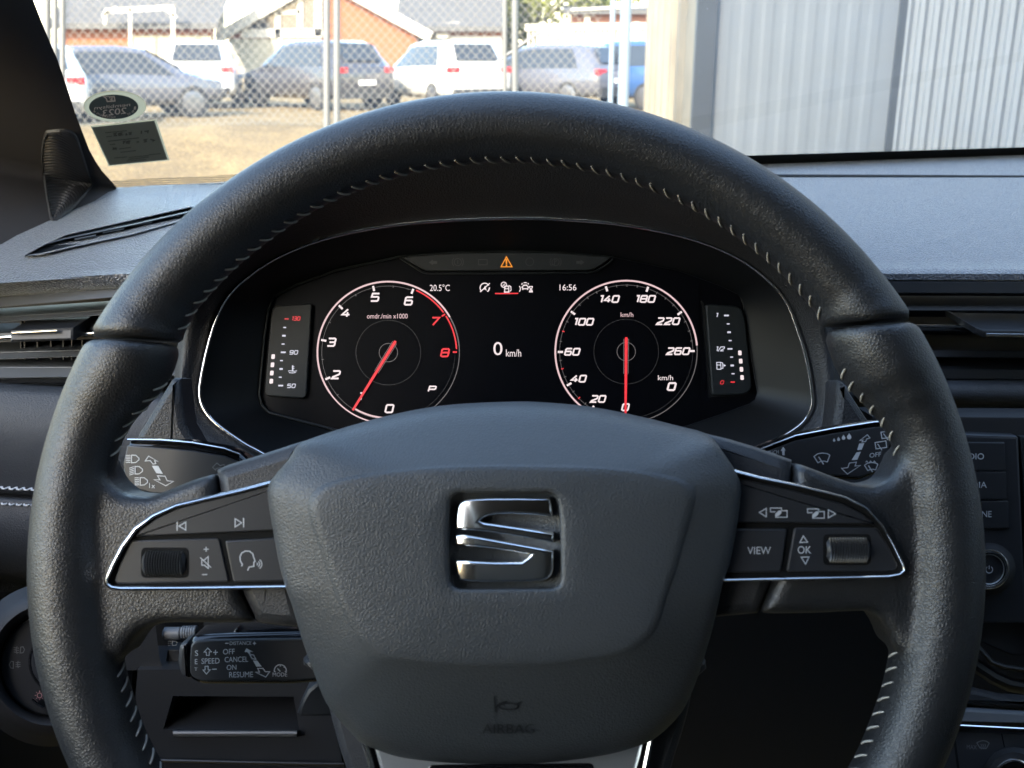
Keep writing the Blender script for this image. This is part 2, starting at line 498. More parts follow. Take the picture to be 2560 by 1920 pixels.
# building of corrugated sheet to the right
def corrugated(mb, A, B, z0, z1, period, depth, m, nrm):
    A = Vector(A); B = Vector(B); L_ = (B - A).length; d = (B - A) / L_; k = int(L_ / period); bot, top_ = [], []
    for i in range(k):
        for f, q in ((0.0, 0), (0.18, 0), (0.36, 1), (0.68, 1), (0.86, 0)):
            p = A + d * ((i + f) * period) + Vector(nrm) * (depth * q)
            bot.append(Vector((p.x, p.y, z0))); top_.append(Vector((p.x, p.y, z1)))
    bot.append(Vector((B.x, B.y, z0))); top_.append(Vector((B.x, B.y, z1)))
    mb.grid([bot, top_], m)
cx = 1.02; cy = 6.0
inner = at_y(2236, 200, 6.0).x
bld = Thing('corrugated_building', 'tall grey building clad in corrugated metal sheet, close on the right', 'building', (2.5, 7.5, 0))
mb = MB(); corrugated(mb, (cx + 0.10, cy, 0), (inner, cy, 0), 0.0, 5.0, 0.118, 0.0035, M['sheet'], (0, -1, 0))
bld.part('shaded_wall', mb, smooth=0)
mb = MB(); corrugated(mb, (inner, cy, 0), (inner + 1.25, cy - 0.80, 0), 0.0, 5.0, 0.075, 0.022, M['sheet'], (-0.54, -0.84, 0))
bld.part('ribbed_wall', mb, smooth=0, label='ribbed metal wall turned towards the car')
mb = MB(); corrugated(mb, (cx, cy + 2.1, 0), (cx, cy + 0.02, 0), 0.0, 5.0, 0.30, 0.03, M['sheet_sun_tinted'], (-1, 0, 0))
bld.part('sunlit_wall', mb, smooth=0, label='sunlit narrow side wall')
mb = MB(); corrugated(mb, (inner + 1.25, cy - 0.80, 0), (inner + 1.25, -5.9, 0), 0.0, 5.0, 0.15, 0.022, M['sheet'], (-1, 0, 0))  # unseen wall added to block sky light from the right windows
bld.part('unseen_light_blocking_wall', mb, smooth=0)
mb = MB(); mb.box((cx + 0.05, cy - 0.012, 2.5), (0.11, 0.06, 5.0), M['flashing']); bld.part('corner_trim', mb)
mb = MB(); mb.box((inner, cy - 0.02, 2.5), (0.035, 0.035, 5.0), M['flashing']); bld.part('inner_corner_trim', mb)
mb = MB(); mb.add([(cx, cy, 5.0), (cx, cy + 2.1, 5.0), (inner + 9, cy + 2.1, 5.0), (inner + 9, -5.9, 5.0), (inner + 1.25, -5.9, 5.0), (inner + 1.25, cy - 0.8, 5.0), (inner, cy, 5.0)], [(0, 1, 2, 3, 4, 5, 6)], M['roof_grey']); bld.part('roof', mb)

# unseen building added behind the car to throw the shade it stands in
mb = MB()
mb.box((6.2, -9.0, 5.6), (19.6, 6.0, 11.2), M['render_grey'])
wh = link('unseen_shade_building', mb, None, 0)
tag(wh, 'large plain grey block added out of view behind the parked car to shade it', 'building')

# chain link fence
FY = 12.0
fx0, fx1 = at_y(115, 150, FY).x, at_y(1500, 150, FY).x
zb = at_y(800, 312, FY).z; zt = zb + 2.25
cf = Thing('chain_link_fence', 'tall galvanised chain link fence with round posts in front of the parked cars', 'fence', ((fx0 + fx1) / 2, FY, 0))
mb = MB(); P_ = 0.100; rw = 0.0028
span = zt - zb
k0 = int((fx0 - span) / P_) - 1; k1 = int(fx1 / P_) + 1
for k in range(k0, k1 + 1):
    for s in (1, -1):
        # wires climbing at about 47 degrees
        x0 = k * P_; x1 = x0 + span * 0.93
        a, bq = (x0, zb), (x1, zt)
        if s < 0: a, bq = (x0, zt), (x1, zb)
        t0 = max(0, (fx0 - x0) / (x1 - x0)); t1 = min(1, (fx1 - x0) / (x1 - x0))
        if t1 <= t0: continue
        pa = Vector((a[0] + (bq[0] - a[0]) * t0, FY + 0.006 * s, a[1] + (bq[1] - a[1]) * t0)); pb = Vector((a[0] + (bq[0] - a[0]) * t1, FY + 0.006 * s, a[1] + (bq[1] - a[1]) * t1))
        mb.tube([pa, pb], rw, M['wire'], n=4, cap=False)
cf.part('wire_mesh', mb, smooth=0)
def post(u0, v0, u1, v1, rad, m='steel', Y=FY - 0.05, th=cf, nm='post', zbot=None):
    a = at_y(u0, v0, Y); b_ = at_y(u1, v1, Y)
    mb = MB()
    if zbot is not None: a = Vector((a.x, a.y, zbot))
    mb.tube([a, b_], rad, M[m], n=12); return th.part(nm, mb)
for u, r in ((118, 0.040), (138, 0.030), (157, 0.030), (817, 0.038), (842, 0.038), (1262, 0.026), (1287, 0.036)):
    post(u, 330, u, -60, r, zbot=gz(0, FY) - 0.02)
post(1238, 158, 1352, 78, 0.016, nm='brace')
for u, r, Y in ((1529, 0.022, 8.9), (1561, 0.045, 8.7)):
    p = at_y(u, 150, Y)
    mb = MB(); mb.tube([(p.x, p.y, 0), (p.x, p.y, 2.6)], r, M['shade_blue_post'], n=12)
    ob = link('gate_post', mb, None, 40)
    tag(ob, 'thick gate post with shade blue in its colour, beside the corrugated wall' if r > .03 else 'thin gate post with shade blue in its colour, left of the thicker one', 'post', 'gate posts at the end of the chain link fence')

# parked cars
def paint(name, col, rough=0.25, metal=0.0):
    return mat(name, col, rough, metal=metal, coat=0.6)
M['car_white'] = paint('white_car_paint', (0.52, 0.52, 0.50))
M['car_dark'] = paint('dark_grey_car_paint', (0.045, 0.045, 0.052))
M['car_grey'] = paint('slate_car_paint', (0.085, 0.09, 0.11))
M['car_blue'] = paint('blue_car_paint', (0.03, 0.075, 0.19))
M['car_glass'] = mat('car_glass', (0.03, 0.035, 0.04), 0.06)
M['tyre'] = mat('tyre_rubber', (0.018, 0.018, 0.018), 0.85)
M['alloy'] = mat('alloy_rim', (0.16, 0.16, 0.165), 0.35, metal=0.7)
M['red_lamp'] = mat('red_lamp', (0.45, 0.015, 0.02), 0.25)
M['lamp'] = mat('clear_lamp', (0.7, 0.7, 0.68), 0.2)
M['plate_white'] = mat('number_plate_white', (0.75, 0.75, 0.73), 0.5)
M['sill'] = mat('car_plastic', (0.03, 0.03, 0.03), 0.7)

def make_car(label, pos, yaw, paintm, kind='suv', scale=1.0):
    t = Thing('parked_car', label, 'car', pos, 'cars parked beyond the fence', R(yaw))
    H = {'suv': 1.64, 'hatch': 1.47, 'van': 1.85}[kind]; belt = 0.62 * H; s = scale
    if kind == 'van':
        st = [(-2.2, .42, .95, .96, .80, .72), (-2.16, .34, belt, belt + .06, .88, .80), (-2.08, .30, belt, H - .12, .91, .80), (-1.8, .28, belt, H, .92, .80), (0, .26, belt, H + .01, .92, .80), (.55, .26, belt, H - .05, .92, .79), (1.35, .28, belt, belt + .10, .91, .80), (2.0, .32, belt - .12, belt - .06, .86, .7), (2.25, .42, .65, .68, .74, .6)]
        rw_ = (-2.14, -2.08); sw = (-1.9, 1.1, -1.85, .5)
    else:
        st = [(-2.16, .50, .82, .84, .76, .70), (-2.13, .36, belt - .05, belt, .86, .74), (-2.02, .30, belt, belt + .10, .90, .74), (-1.66, .28, belt, H - .07, .92, .66), (-1.3, .27, belt, H, .92, .66), (-.1, .26, belt - .02, H + .01, .92, .67), (.45, .26, belt - .03, H - .05, .92, .66), (1.25, .28, belt - .05, belt + .06, .91, .74), (1.95, .32, belt - .16, belt - .10, .86, .66), (2.2, .45, .62, .66, .72, .55)]
        rw_ = (-2.0, -1.69); sw = (-1.55, 1.0, -1.25, .40)
    def ringp(y, zb_, be, ro, w, wr):
        h = [(0, zb_), (w * .8, zb_), (w, zb_ + .14), (w * 1.0, (zb_ + be) / 2 + .08), (w * .965, be), (wr, ro - .06 if ro - .06 > be else be + (ro - be) * .5), (wr * .78, ro), (0, ro)]
        return [Vector((x * s, y * s, z * s)) for x, z in h] + [Vector((-x * s, y * s, z * s)) for x, z in reversed(h[1:-1])]
    def lerp_st(y):
        for a, b_ in zip(st, st[1:]):
            if a[0] <= y <= b_[0]:
                f = (y - a[0]) / (b_[0] - a[0]); return [p + (q - p) * f for p, q in zip(a, b_)]
        return st[-1]
    ysub = sorted(set([q[0] for q in st] + [-2.1, -1.85, -1.5, -1.0, -.5, .2, .8, 1.6, 2.1]))
    loc = t.loc; T_ = lambda p: p + loc
    rows = [[T_(p) for p in ringp(*lerp_st(y))] for y in ysub]
    mb = MB(); mb.grid(rows, M[paintm], closed_u=True); mb.fill(rows[0], M[paintm]); mb.fill(rows[-1], M[paintm])
    body = t.part('body', mb, smooth=55); recalc(body)
    def side(y, k, sx, off=.012):
        r_ = ringp(*lerp_st(y)); p, q = r_[4], r_[5]; v = p.lerp(q, k); return T_(Vector((sx * (v.x + off), v.y, v.z)))
    for sx in (1, -1):
        mb = MB(); nn = 10; lo, hi = [], []
        for i in range(nn + 1):
            f = i / nn
            lo.append(side(sw[0] + (sw[1] - sw[0]) * f, .06, sx)); hi.append(side(sw[2] + (sw[3] - sw[2]) * f, .90, sx))
        mb.grid([lo, hi], M['car_glass']); t.part('side_window', mb)
    ra, rb = ringp(*lerp_st(rw_[0])), ringp(*lerp_st(rw_[1]))
    mb = MB(); o = Vector((0, -.03, .03))
    mb.add([T_(Vector((-.60 * s, ra[6].y, ra[6].z)) + o), T_(Vector((.60 * s, ra[6].y, ra[6].z)) + o), T_(Vector((.52 * s, rb[6].y, rb[6].z)) + o), T_(Vector((-.52 * s, rb[6].y, rb[6].z)) + o)], [(0, 1, 2, 3)], M['car_glass'])
    t.part('rear_window', mb)
    fa, fb = (.5, 1.28) if kind == 'van' else (.5, 1.2)
    ra, rb = ringp(*lerp_st(fa)), ringp(*lerp_st(fb))
    mb = MB(); mb.add([T_(Vector((-.56 * s, ra[6].y, ra[6].z)) + Vector((0, .02, .012))), T_(Vector((.56 * s, ra[6].y, ra[6].z)) + Vector((0, .02, .012))), T_(Vector((.64 * s, rb[6].y, rb[6].z)) + Vector((0, .02, .012))), T_(Vector((-.64 * s, rb[6].y, rb[6].z)) + Vector((0, .02, .012)))], [(0, 1, 2, 3)], M['car_glass'])
    t.part('windscreen', mb)
    for sx in (1, -1):
        mb = MB(); mb.box(T_(Vector((sx * .72 * s, -2.10 * s, belt * s - .06))), (.30 * s, .12, .13 * s), M['red_lamp']); t.part('tail_light', mb)
        mb = MB(); mb.box(T_(Vector((sx * .66 * s, 2.08 * s, (belt - .24) * s))), (.34 * s, .16, .12 * s), M['lamp']); t.part('headlight', mb)
    mb = MB(); mb.box(T_(Vector((0, -2.165 * s, .66 * s))), (.52, .02, .115), M['plate_white']); t.part('number_plate', mb)
    mb = MB(); mb.box(T_(Vector((0, -2.10 * s, .40 * s))), (1.5 * s, .16, .22 * s), M['sill']); t.part('bumper', mb)
    for sx in (1, -1):
        for yy in (-1.30, 1.32):
            c = T_(Vector((sx * .80 * s, yy * s, .33 * s)))
            mb = MB(); mb.lathe(c - Vector((sx * .10, 0, 0)), (sx, 0, 0), [(.20, 0), (.33 * s, .02), (.34 * s, .06), (.34 * s, .20), (.30 * s, .235), (.23 * s, .235)], M['tyre'], 24)
            w_ = t.part('wheel', mb)
            mb = MB(); mb.lathe(c + Vector((sx * .136, 0, 0)), (sx, 0, 0), [(.235 * s, 0), (.20 * s, .012), (.05 * s, .006)], M['alloy'], 10)
            t.part('rim', mb, parent=w_)
    return t
def car_at(label, u, v, Y, yaw, paintm, kind, scale=1.0):
    p = at_y(u, v, Y); make_car(label, (p.x, p.y, gz(p.x, p.y)), yaw, paintm, kind, scale)
car_at('dark grey hatchback turned sideways at the far left, beside the windscreen stickers', 300, 240, 23.0, -58, 'car_grey', 'hatch')
car_at('white car half hidden behind the windscreen pillar', 105, 240, 20.5, 20, 'car_white', 'hatch')
car_at('white sport utility car seen straight from behind', 525, 245, 28.5, 9, 'car_white', 'suv')
car_at('dark boxy van with red lamps, left of the brick gable wall', 790, 250, 27.5, 46, 'car_dark', 'suv')
car_at('white sport utility car seen from its rear corner, right of the dark van', 1105, 250, 28.0, 30, 'car_white', 'suv')
car_at('slate grey car behind the fence under the white pickets', 1375, 250, 28.0, 48, 'car_grey', 'hatch', 1.06)
car_at('blue car partly hidden by the gate posts', 1572, 255, 27.5, 42, 'car_blue', 'suv')

# houses
def wall_px(mb, P, Y, depth, m):
    f = [at_y(u, v, Y) for u, v in P]; n = Vector((0, -1, 0))
    mb.plate(f, n, depth, m)
def board(mb, u0, v0, u1, v1, w, Y, depth, m):
    a, b_ = Vector((u0, v0)), Vector((u1, v1)); t = (b_ - a).normalized(); n = Vector((-t.y, t.x)) * (w / 2)
    wall_px(mb, [tuple(a + n), tuple(b_ + n), tuple(b_ - n), tuple(a - n)], Y, depth, m)
HY = 45.0
hs = Thing('brick_house', 'orange brick house with white gable boards and a glazed upper front', 'house', at_y(800, 240, HY) * 1.0)
mb = MB(); wall_px(mb, [(572, 260), (572, 95), (796, -50), (1042, 90), (1042, 260)], HY, 0.3, M['brick']); hs.part('wall', mb)
mb = MB(); wall_px(mb, [(575, 250), (575, 97), (803, 97), (803, 250)], HY - .06, 0.05, M['cream']); hs.part('lower_wall', mb)
mb = MB(); wall_px(mb, [(600, 70), (796, -45), (803, -45), (803, 76), (600, 76)], HY - .06, 0.05, M['pane']); gw = hs.part('window', mb)
mb = MB()
for q in ((604, 84, 806, 82, 22), (694, 95, 694, 22, 14), (750, 76, 750, -40, 14), (795, 90, 795, -60, 18), (694, 32, 750, 30, 10), (700, 130, 700, 92, 10)):
    board(mb, *q, HY - .16, .12, M['white_wood'])
hs.part('window_frame', mb, parent=gw)
mb = MB(); board(mb, 545, 92, 800, -56, 26, HY - .5, .5, M['white_wood']); hs.part('gable_board', mb)
mb = MB(); board(mb, 796, -62, 1076, 92, 26, HY - .5, .5, M['white_wood']); hs.part('gable_board', mb)
mb = MB()
for u0, v0, u1, v1 in ((540, 84, 800, -70), (796, -70, 1082, 86)):
    a, b_ = at_y(u0, v0, HY - .4), at_y(u1, v1, HY - .4); mb.add([a, b_, b_ + Vector((0, 9, 0)), a + Vector((0, 9, 0))], [(0, 1, 2, 3)], M['roof_grey'])
hs.part('roof', mb)
mb = MB(); board(mb, 548, 110, 548, -40, 19, HY - .7, .25, M['white_wood']); hs.part('corner_post', mb)
mb = MB(); wall_px(mb, [(1005, 20), (1045, 20), (1045, 55), (1005, 40)], HY + 4, .6, M['brick']); hs.part('chimney', mb)

def low_house(name, label, Y, wall, roof, extra, rise=3.2):
    t = Thing(name, label, 'house', at_y((wall[0] + wall[2]) / 2, 240, Y))
    mb = MB(); wall_px(mb, [(wall[0], 240), (wall[0], wall[1]), (wall[2], wall[1]), (wall[2], 240)], Y, .3, M[extra[0]]); t.part('wall', mb)
    a, b_ = at_y(roof[0], roof[1], Y - .6), at_y(roof[2], roof[1], Y - .6)
    mb = MB(); k = Vector((0, 6, rise)); mb.add([a, b_, b_ + k, a + k], [(0, 1, 2, 3)], M['roof_grey']); mb.add([a, b_, b_ - Vector((0, 0, .2)), a - Vector((0, 0, .2))], [(0, 1, 2, 3)], M[extra[1]]); t.part('roof', mb)
    return t
lh = low_house('low_house', 'low house with a grey roof and an orange brick band, left of the gabled house', 41, (150, 56, 530, 240), (120, 58, 545, 56), ('brick', 'roof_grey'))
mb = MB(); wall_px(mb, [(330, 240), (330, 88), (528, 88), (528, 240)], 40.9, .08, M['cream']); lh.part('lower_wall', mb)
mb = MB()
for q in ((262, 28, 432, 18, 12), (262, 28, 262, 60, 8), (432, 18, 432, 110, 9), (325, 18, 325, 115, 7), (255, 40, 290, 18, 7), (405, 14, 440, 44, 7)):
    board(mb, *q, 39.6, .1, M['white_wood'])
lh.part('porch_frame', mb)
rh = low_house('low_house', 'grey roofed house with an orange wall, right of the gabled house', 47, (1000, 62, 1256, 240), (985, 66, 1262, 62), ('brick', 'roof_grey'))
mb = MB(); wall_px(mb, [(1050, 240), (1050, 88), (1254, 90), (1254, 240)], 46.9, .08, M['render_grey']); rh.part('lower_wall', mb)
mb = MB()
for q in ((1085, 66, 1150, 64, 18), (1085, 90, 1120, 88, 13)): board(mb, *q, 46.7, .1, M['white_wood'])
rh.part('window_frame', mb)
M['red_brown'] = mat('red_brown_wall', (0.27, 0.13, 0.09), 0.9, var=.1, var_scale=2)
bh = low_house('low_house', 'small red brown house behind the white picket fence', 52, (1428, 26, 1660, 240), (1410, 24, 1680, 20), ('red_brown', 'roof_grey'), 0.5)
mb = MB(); board(mb, 1468, 60, 1468, 24, 14, 51.7, .1, M['white_wood']); board(mb, 1428, 24, 1640, 14, 6, 51.3, .1, M['white_wood']); bh.part('window_frame', mb)

# white picket fence
pf = Thing('picket_fence', 'white painted picket fence behind the slate grey and blue cars', 'fence', at_y(1460, 240, 37))
mb = MB()
for k in range(27): board(mb, 1322 + k * 11.2, 125, 1322 + k * 11.2, 76, 6, 37, .04, M['white_wood'])
pf.part('pickets', mb)
mb = MB(); board(mb, 1312, 73, 1625, 68, 8, 36.9, .06, M['white_wood']); board(mb, 1312, 63, 1625, 59, 5, 36.9, .06, M['white_wood']); pf.part('rail', mb)
for u in (1356, 1474, 1592):
    mb = MB(); board(mb, u, 240, u, 55, 15, 36.85, .16, M['white_wood']); pf.part('post', mb)

# trees
def tree(label, u, v, Y, rx, rz, n, seed, leafm):
    rnd = random.Random(seed); c = at_y(u, v, Y)
    t = Thing('tree', label, 'tree', (c.x, c.y, 0), 'trees behind the houses')
    mb = MB(); mb.tube([(c.x, c.y, 0), (c.x + .1, c.y, c.z * .5), (c.x, c.y, c.z)], [.28, .2, .12], M['bark'], n=9)
    for k in range(6):
        an = rnd.uniform(0, 6.28); e = Vector((math.cos(an) * rx * .6, math.sin(an) * rx * .6, rnd.uniform(-.1, .6) * rz)); mb.tube([(c.x, c.y, c.z * .62), tuple(c + e)], [.11, .03], M['bark'], n=6)
    t.part('trunk', mb)
    mb = MB(); cl_ = []
    for k in range(26):
        d = Vector((rnd.gauss(0, 1), rnd.gauss(0, 1), rnd.gauss(0, 1))).normalized() * rnd.uniform(.35, .95)
        cl_.append((c + Vector((d.x * rx, d.y * rx, d.z * rz)), rnd.uniform(.22, .42) * min(rx, rz)))
    for k in range(n):
        q, r_ = rnd.choice(cl_); d = Vector((rnd.gauss(0, 1), rnd.gauss(0, 1), rnd.gauss(0, 1))).normalized() * r_ * rnd.uniform(.5, 1.05)
        p = q + d; a = Vector((rnd.uniform(-1, 1), rnd.uniform(-1, 1), rnd.uniform(-1, 1))).normalized() * rnd.uniform(.07, .15); b_ = a.orthogonal().normalized() * a.length * .7
        mb.add([p - a, p + b_, p + a, p - b_], [(0, 1, 2, 3)], M[leafm])
    t.part('crown', mb, smooth=0)
tree('broad yellow green tree behind the grey roofed house', 1345, -20, 58, 4.6, 3.2, 7000, 3, 'leaf')
tree('yellow green tree above the white picket fence', 1500, -60, 62, 4.4, 3.0, 6000, 5, 'leaf')
tree('deep green tree at the right end of the roof with the orange wall', 1270, 40, 60, 2.0, 3.2, 3500, 9, 'leaf_dark')

# ------------------------------------------------------------------ the car around the driver (roof, doors and rear, mostly behind the camera)
TD_F = pt(1280, 676, 0.72); TD_B = pt(1280, 395, 1.10)
TD = Plane(TD_F, Vector((1, 0, 0)).cross(TD_B - TD_F).normalized())
if TD.n.z < 0: TD.n = -TD.n
WL, WR = TD.at(230, 470, 0), TD.at(2560, 386, 0)
wdir = (WR - WL).normalized()
wup = Vector((wdir.y, -wdir.x, 0)).normalized() * math.cos(R(28)) + Vector((0, 0, 1)) * math.sin(R(28))
WS = Plane(WL, -wdir.cross(wup))
if WS.n.dot(FWD) > 0: WS.n = -WS.n
shell = Thing('car_cabin', 'dark car cabin with pale roof lining and open front side windows around the driver, the rear closed to cut light', 'car interior', (0.35, -0.6, 0.35))
mb = MB(); zr = CAM_Z + 0.40
hd = 0.98
mb.box((0.36, -0.95, zr + 0.02), (1.66, 2.35, 0.05), M['headliner']); shell.part('roof_lining', mb)
for x in (-0.56, 1.28):
    mb = MB(); mb.box((x, -0.62, 0.63), (0.06, 3.3, 0.84), M['plastic'])
    for y, w in ((-0.42, 0.12), (-1.35, 1.6)): mb.box((x, y, CAM_Z + 0.10), (0.05, w, 0.62), M['fabric'])  # wide rear panels close the back side windows to cut light from behind
    shell.part('door_panel', mb)
mb = MB(); mb.box((0.36, -2.2, 0.95), (1.8, 0.06, 1.4), M['fabric']); mb.box((0.36, -1.5, 0.30), (1.8, 3.6, 0.05), M['matte'])  # full-height rear panel shuts out light from the back window
for x in (0.0, 0.72): mb.box((x, -0.62, 0.85), (0.5, 0.14, 0.95), M['fabric'], Matrix.Rotation(R(-12), 3, 'X'))
shell.part('seats', mb)
# ================================================================== windscreen, pillar, stickers
mm, nt, b = principled('windscreen_glass')
N = nt.nodes.new; L = nt.links.new
outn = nt.nodes['Material Output']; nt.nodes.remove(b)
tr = N('ShaderNodeBsdfTransparent'); tr.inputs[0].default_value = (0.925, 0.935, 0.93, 1)
gl = N('ShaderNodeBsdfGlossy'); gl.inputs['Roughness'].default_value = 0.0
fr = N('ShaderNodeFresnel'); fr.inputs[0].default_value = 1.5
mxs = N('ShaderNodeMixShader'); L(fr.outputs[0], mxs.inputs[0]); L(tr.outputs[0], mxs.inputs[1]); L(gl.outputs[0], mxs.inputs[2]); L(mxs.outputs[0], outn.inputs[0])
tl = N('ShaderNodeBsdfTranslucent'); tl.inputs[0].default_value = (0.9, 0.92, 0.95, 1)
tcg = N('ShaderNodeTexCoord'); ng = N('ShaderNodeTexNoise'); ng.inputs['Scale'].default_value = 9; ng.inputs['Detail'].default_value = 6; L(tcg.outputs['Object'], ng.inputs['Vector'])
vg = N('ShaderNodeTexVoronoi'); vg.inputs['Scale'].default_value = 55; L(tcg.outputs['Object'], vg.inputs['Vector'])
sp = N('ShaderNodeMapRange'); sp.inputs[1].default_value = 0.035; sp.inputs[2].default_value = 0.02; sp.inputs[3].default_value = 0; sp.inputs[4].default_value = 0.35; L(vg.outputs['Distance'], sp.inputs[0])
mg = N('ShaderNodeMapRange'); mg.inputs[1].default_value = 0.3; mg.inputs[2].default_value = 0.75; mg.inputs[3].default_value = 0.015; mg.inputs[4].default_value = 0.05; L(ng.outputs['Fac'], mg.inputs[0])
ag = N('ShaderNodeMath'); ag.operation = 'ADD'; ag.use_clamp = True; L(sp.outputs[0], ag.inputs[0]); L(mg.outputs[0], ag.inputs[1])
mx2 = N('ShaderNodeMixShader'); L(ag.outputs[0], mx2.inputs[0]); L(mxs.outputs[0], mx2.inputs[1]); L(tl.outputs[0], mx2.inputs[2]); L(mx2.outputs[0], outn.inputs[0])
M['glass'] = mm
mm, nt, b = principled('windscreen_dot_band')
N = nt.nodes.new; L = nt.links.new
outn = nt.nodes['Material Output']
b.inputs['Base Color'].default_value = (0.006, 0.006, 0.006, 1); b.inputs['Roughness'].default_value = 0.4
tc = N('ShaderNodeTexCoord'); vo = N('ShaderNodeTexVoronoi'); vo.inputs['Scale'].default_value = 420; vo.inputs['Randomness'].default_value = 0.0
lt = N('ShaderNodeMath'); lt.operation = 'LESS_THAN'; lt.inputs[1].default_value = 0.47
tr = N('ShaderNodeBsdfTransparent'); mxs = N('ShaderNodeMixShader')
L(tc.outputs['Object'], vo.inputs['Vector']); L(vo.outputs['Distance'], lt.inputs[0]); L(lt.outputs[0], mxs.inputs[0]); L(tr.outputs[0], mxs.inputs[1]); L(b.outputs[0], mxs.inputs[2]); L(mxs.outputs[0], outn.inputs[0])
M['dots'] = mm
M['frit'] = mat('windscreen_frit', (0.035, 0.035, 0.033), 0.95, spec=0.0)
wsc = Thing('windscreen', 'raked car windscreen with a black dotted band along its lower edge', 'windscreen', WL)
gA, gB = WS.at(286, 474), WS.at(70, -20); gd = (gB - gA).normalized()
wl0 = gA - gd * .03 - wdir * .02; wl1 = wl0 + gd * 1.15; wr0 = WR + wdir * 0.62 - wup * 0.03
mb = MB(); mb.add([wl0, wr0, wr0 + wup * 1.02, wl1], [(0, 1, 2, 3)], M['glass']); wsc.part('glass', mb, smooth=0)
mb = MB(); w2 = -WS.n * 0.001
def bv(u): return 497 - 0.095 * u if u < 300 else (470 - (u - 300) * .047 if u < 1280 else 424 - (u - 1280) * 0.030)
fu = (200, 300, 600, 1280, 1900, 2260, 2800, 3500)
top_b = [WS.at(u, bv(u) - (24 if u < 700 else 21)) + WS.n * .0015 for u in fu]
bot_b = [WS.at(u, bv(u) + 16) + WS.n * .0015 for u in fu]
mb.grid([bot_b[:4], top_b[:4]], M['dots']); mb.grid([bot_b[3:], top_b[3:]], M['frit'])
wsc.part('dotted_band', mb, smooth=0)

M['grille'] = mat('grille_plastic', (0.045, 0.043, 0.043), 0.5)
# ------------------------------------------------------------------ pillar
plr = Thing('windscreen_pillar', 'dark grey fabric windscreen pillar trim with a ribbed speaker grille at its foot', 'pillar trim', TD.at(100, 600))
edge = [(60, -70), (83, 0), (112, 75), (145, 152), (167, 217), (188, 282), (206, 330), (224, 376), (240, 405), (256, 428), (274, 448), (292, 470)]
RA = [WS.at(u, v, 0.004) for u, v in edge] + [TD.at(u, v, -.001) for u, v in ((284, 482), (262, 505), (215, 532), (162, 560), (120, 585), (72, 612), (0, 630), (-140, 660))]
nR = len(RA); LB = []
for k in range(nR):
    f = k / (nR - 1); LB.append(pt(-420, -120 + 790 * f, (RA[k] - CAMP).dot(FWD) * (0.80 + .10 * f)))
rows = []
for f, bul in ((0, 0), (.04, .002), (.16, .004), (.32, .004), (.5, .003), (.75, .002), (1, 0)):
    row = []
    for k in range(nR):
        kk = k / (nR - 1)
        ease = max(0, min(1, (nR - 1 - k) / 5))
        p = RA[k].lerp(LB[k], f) - (ray(100, 300).normalized()) * bul * (0.3 + .7 * ease)
        row.append(p)
    rows.append(row)
mb = MB(); mb.grid(rows, M['pillar']); pm = mb
pil = plr.part('pillar_cover', mb, smooth=180)
PHt = Hit(pm)
mb = MB()
tw = spline([(112, 333), (128, 326), (160, 324), (178, 328), (192, 340), (206, 380), (222, 430), (230, 457), (226, 472), (190, 515), (148, 553), (136, 556), (126, 550), (118, 510), (108, 440), (104, 380)], 4, True)
rows = []
for f, h_ in ((1.02, -.002), (1.0, .0018), (.975, .0026), (.94, .0012), (.8, .0012), (.6, .0012), (.4, .0012), (.2, .0012), (.02, .0012)):
    rows.append([PHt.at(168 + (p.x - 168) * f, 440 + (p.y - 440) * f, h_) for p in tw])
mb.grid(rows, M['grille'], closed_u=True)
grl = plr.part('speaker_grille', mb)
mb = MB()
for k in range(40):
    v = 284 + k * 7.0; pts = []
    def lims(v_):
        xs = []
        for i in range(len(tw)):
            a, b_ = tw[i - 1], tw[i]
            if (a.y - v_) * (b_.y - v_) < 0: xs.append(a.x + (b_.x - a.x) * (v_ - a.y) / (b_.y - a.y))
        return (min(xs), max(xs)) if len(xs) >= 2 else None
    for i in range(13):
        f = i / 12; vv = v - 10 * math.sin(f * 1.5) + 45 * f ** 2.2
        lm = lims(vv)
        if lm is None: continue
        lo, hi = lm; pts.append((lo + 4 + (hi - lo - 8) * f, vv))
    if len(pts) > 3: bead(mb, PHt, pts, 4.0, 0.0008, 0.0026, M['grille'])
plr.part('grille_ribs', mb, parent=grl)

# ------------------------------------------------------------------ stickers on the glass
M['sticker_edge'] = mat('sticker_clear_edge', (0.42, 0.39, 0.29), 0.6)
M['sticker_dark'] = mat('sticker_slate', (0.035, 0.045, 0.055), 0.7)
M['sticker_back'] = mat('sticker_grey_back', (0.085, 0.088, 0.085), 0.8)
def translucent(m, col, f):
    nt = m.node_tree; b = nt.nodes['Principled BSDF']; t = nt.nodes.new('ShaderNodeBsdfTranslucent'); t.inputs[0].default_value = (*col, 1)
    x = nt.nodes.new('ShaderNodeMixShader'); x.inputs[0].default_value = f
    nt.links.new(b.outputs[0], x.inputs[1]); nt.links.new(t.outputs[0], x.inputs[2]); nt.links.new(x.outputs[0], nt.nodes['Material Output'].inputs[0])
translucent(M['sticker_back'], (0.105, 0.108, 0.110), 0.6); translucent(M['sticker_edge'], (0.42, 0.35, 0.21), 0.7); translucent(M['sticker_dark'], (0.055, 0.067, 0.082), 0.6)
M['sticker_text'] = mat('sticker_print', (0.55, 0.50, 0.50), 0.8)
M['sticker_ink'] = mat('sticker_ink', (0.012, 0.012, 0.014), 0.8)
Z = lambda x, y: (190 + x * .1326, 210 + y * .1326)
SG = Plane(WS.o + WS.n * 0.002, WS.n)
bd = Thing('round_sticker', 'round slate badge sticker with mirrored 2023 on the windscreen', 'sticker', SG.at(285, 268))
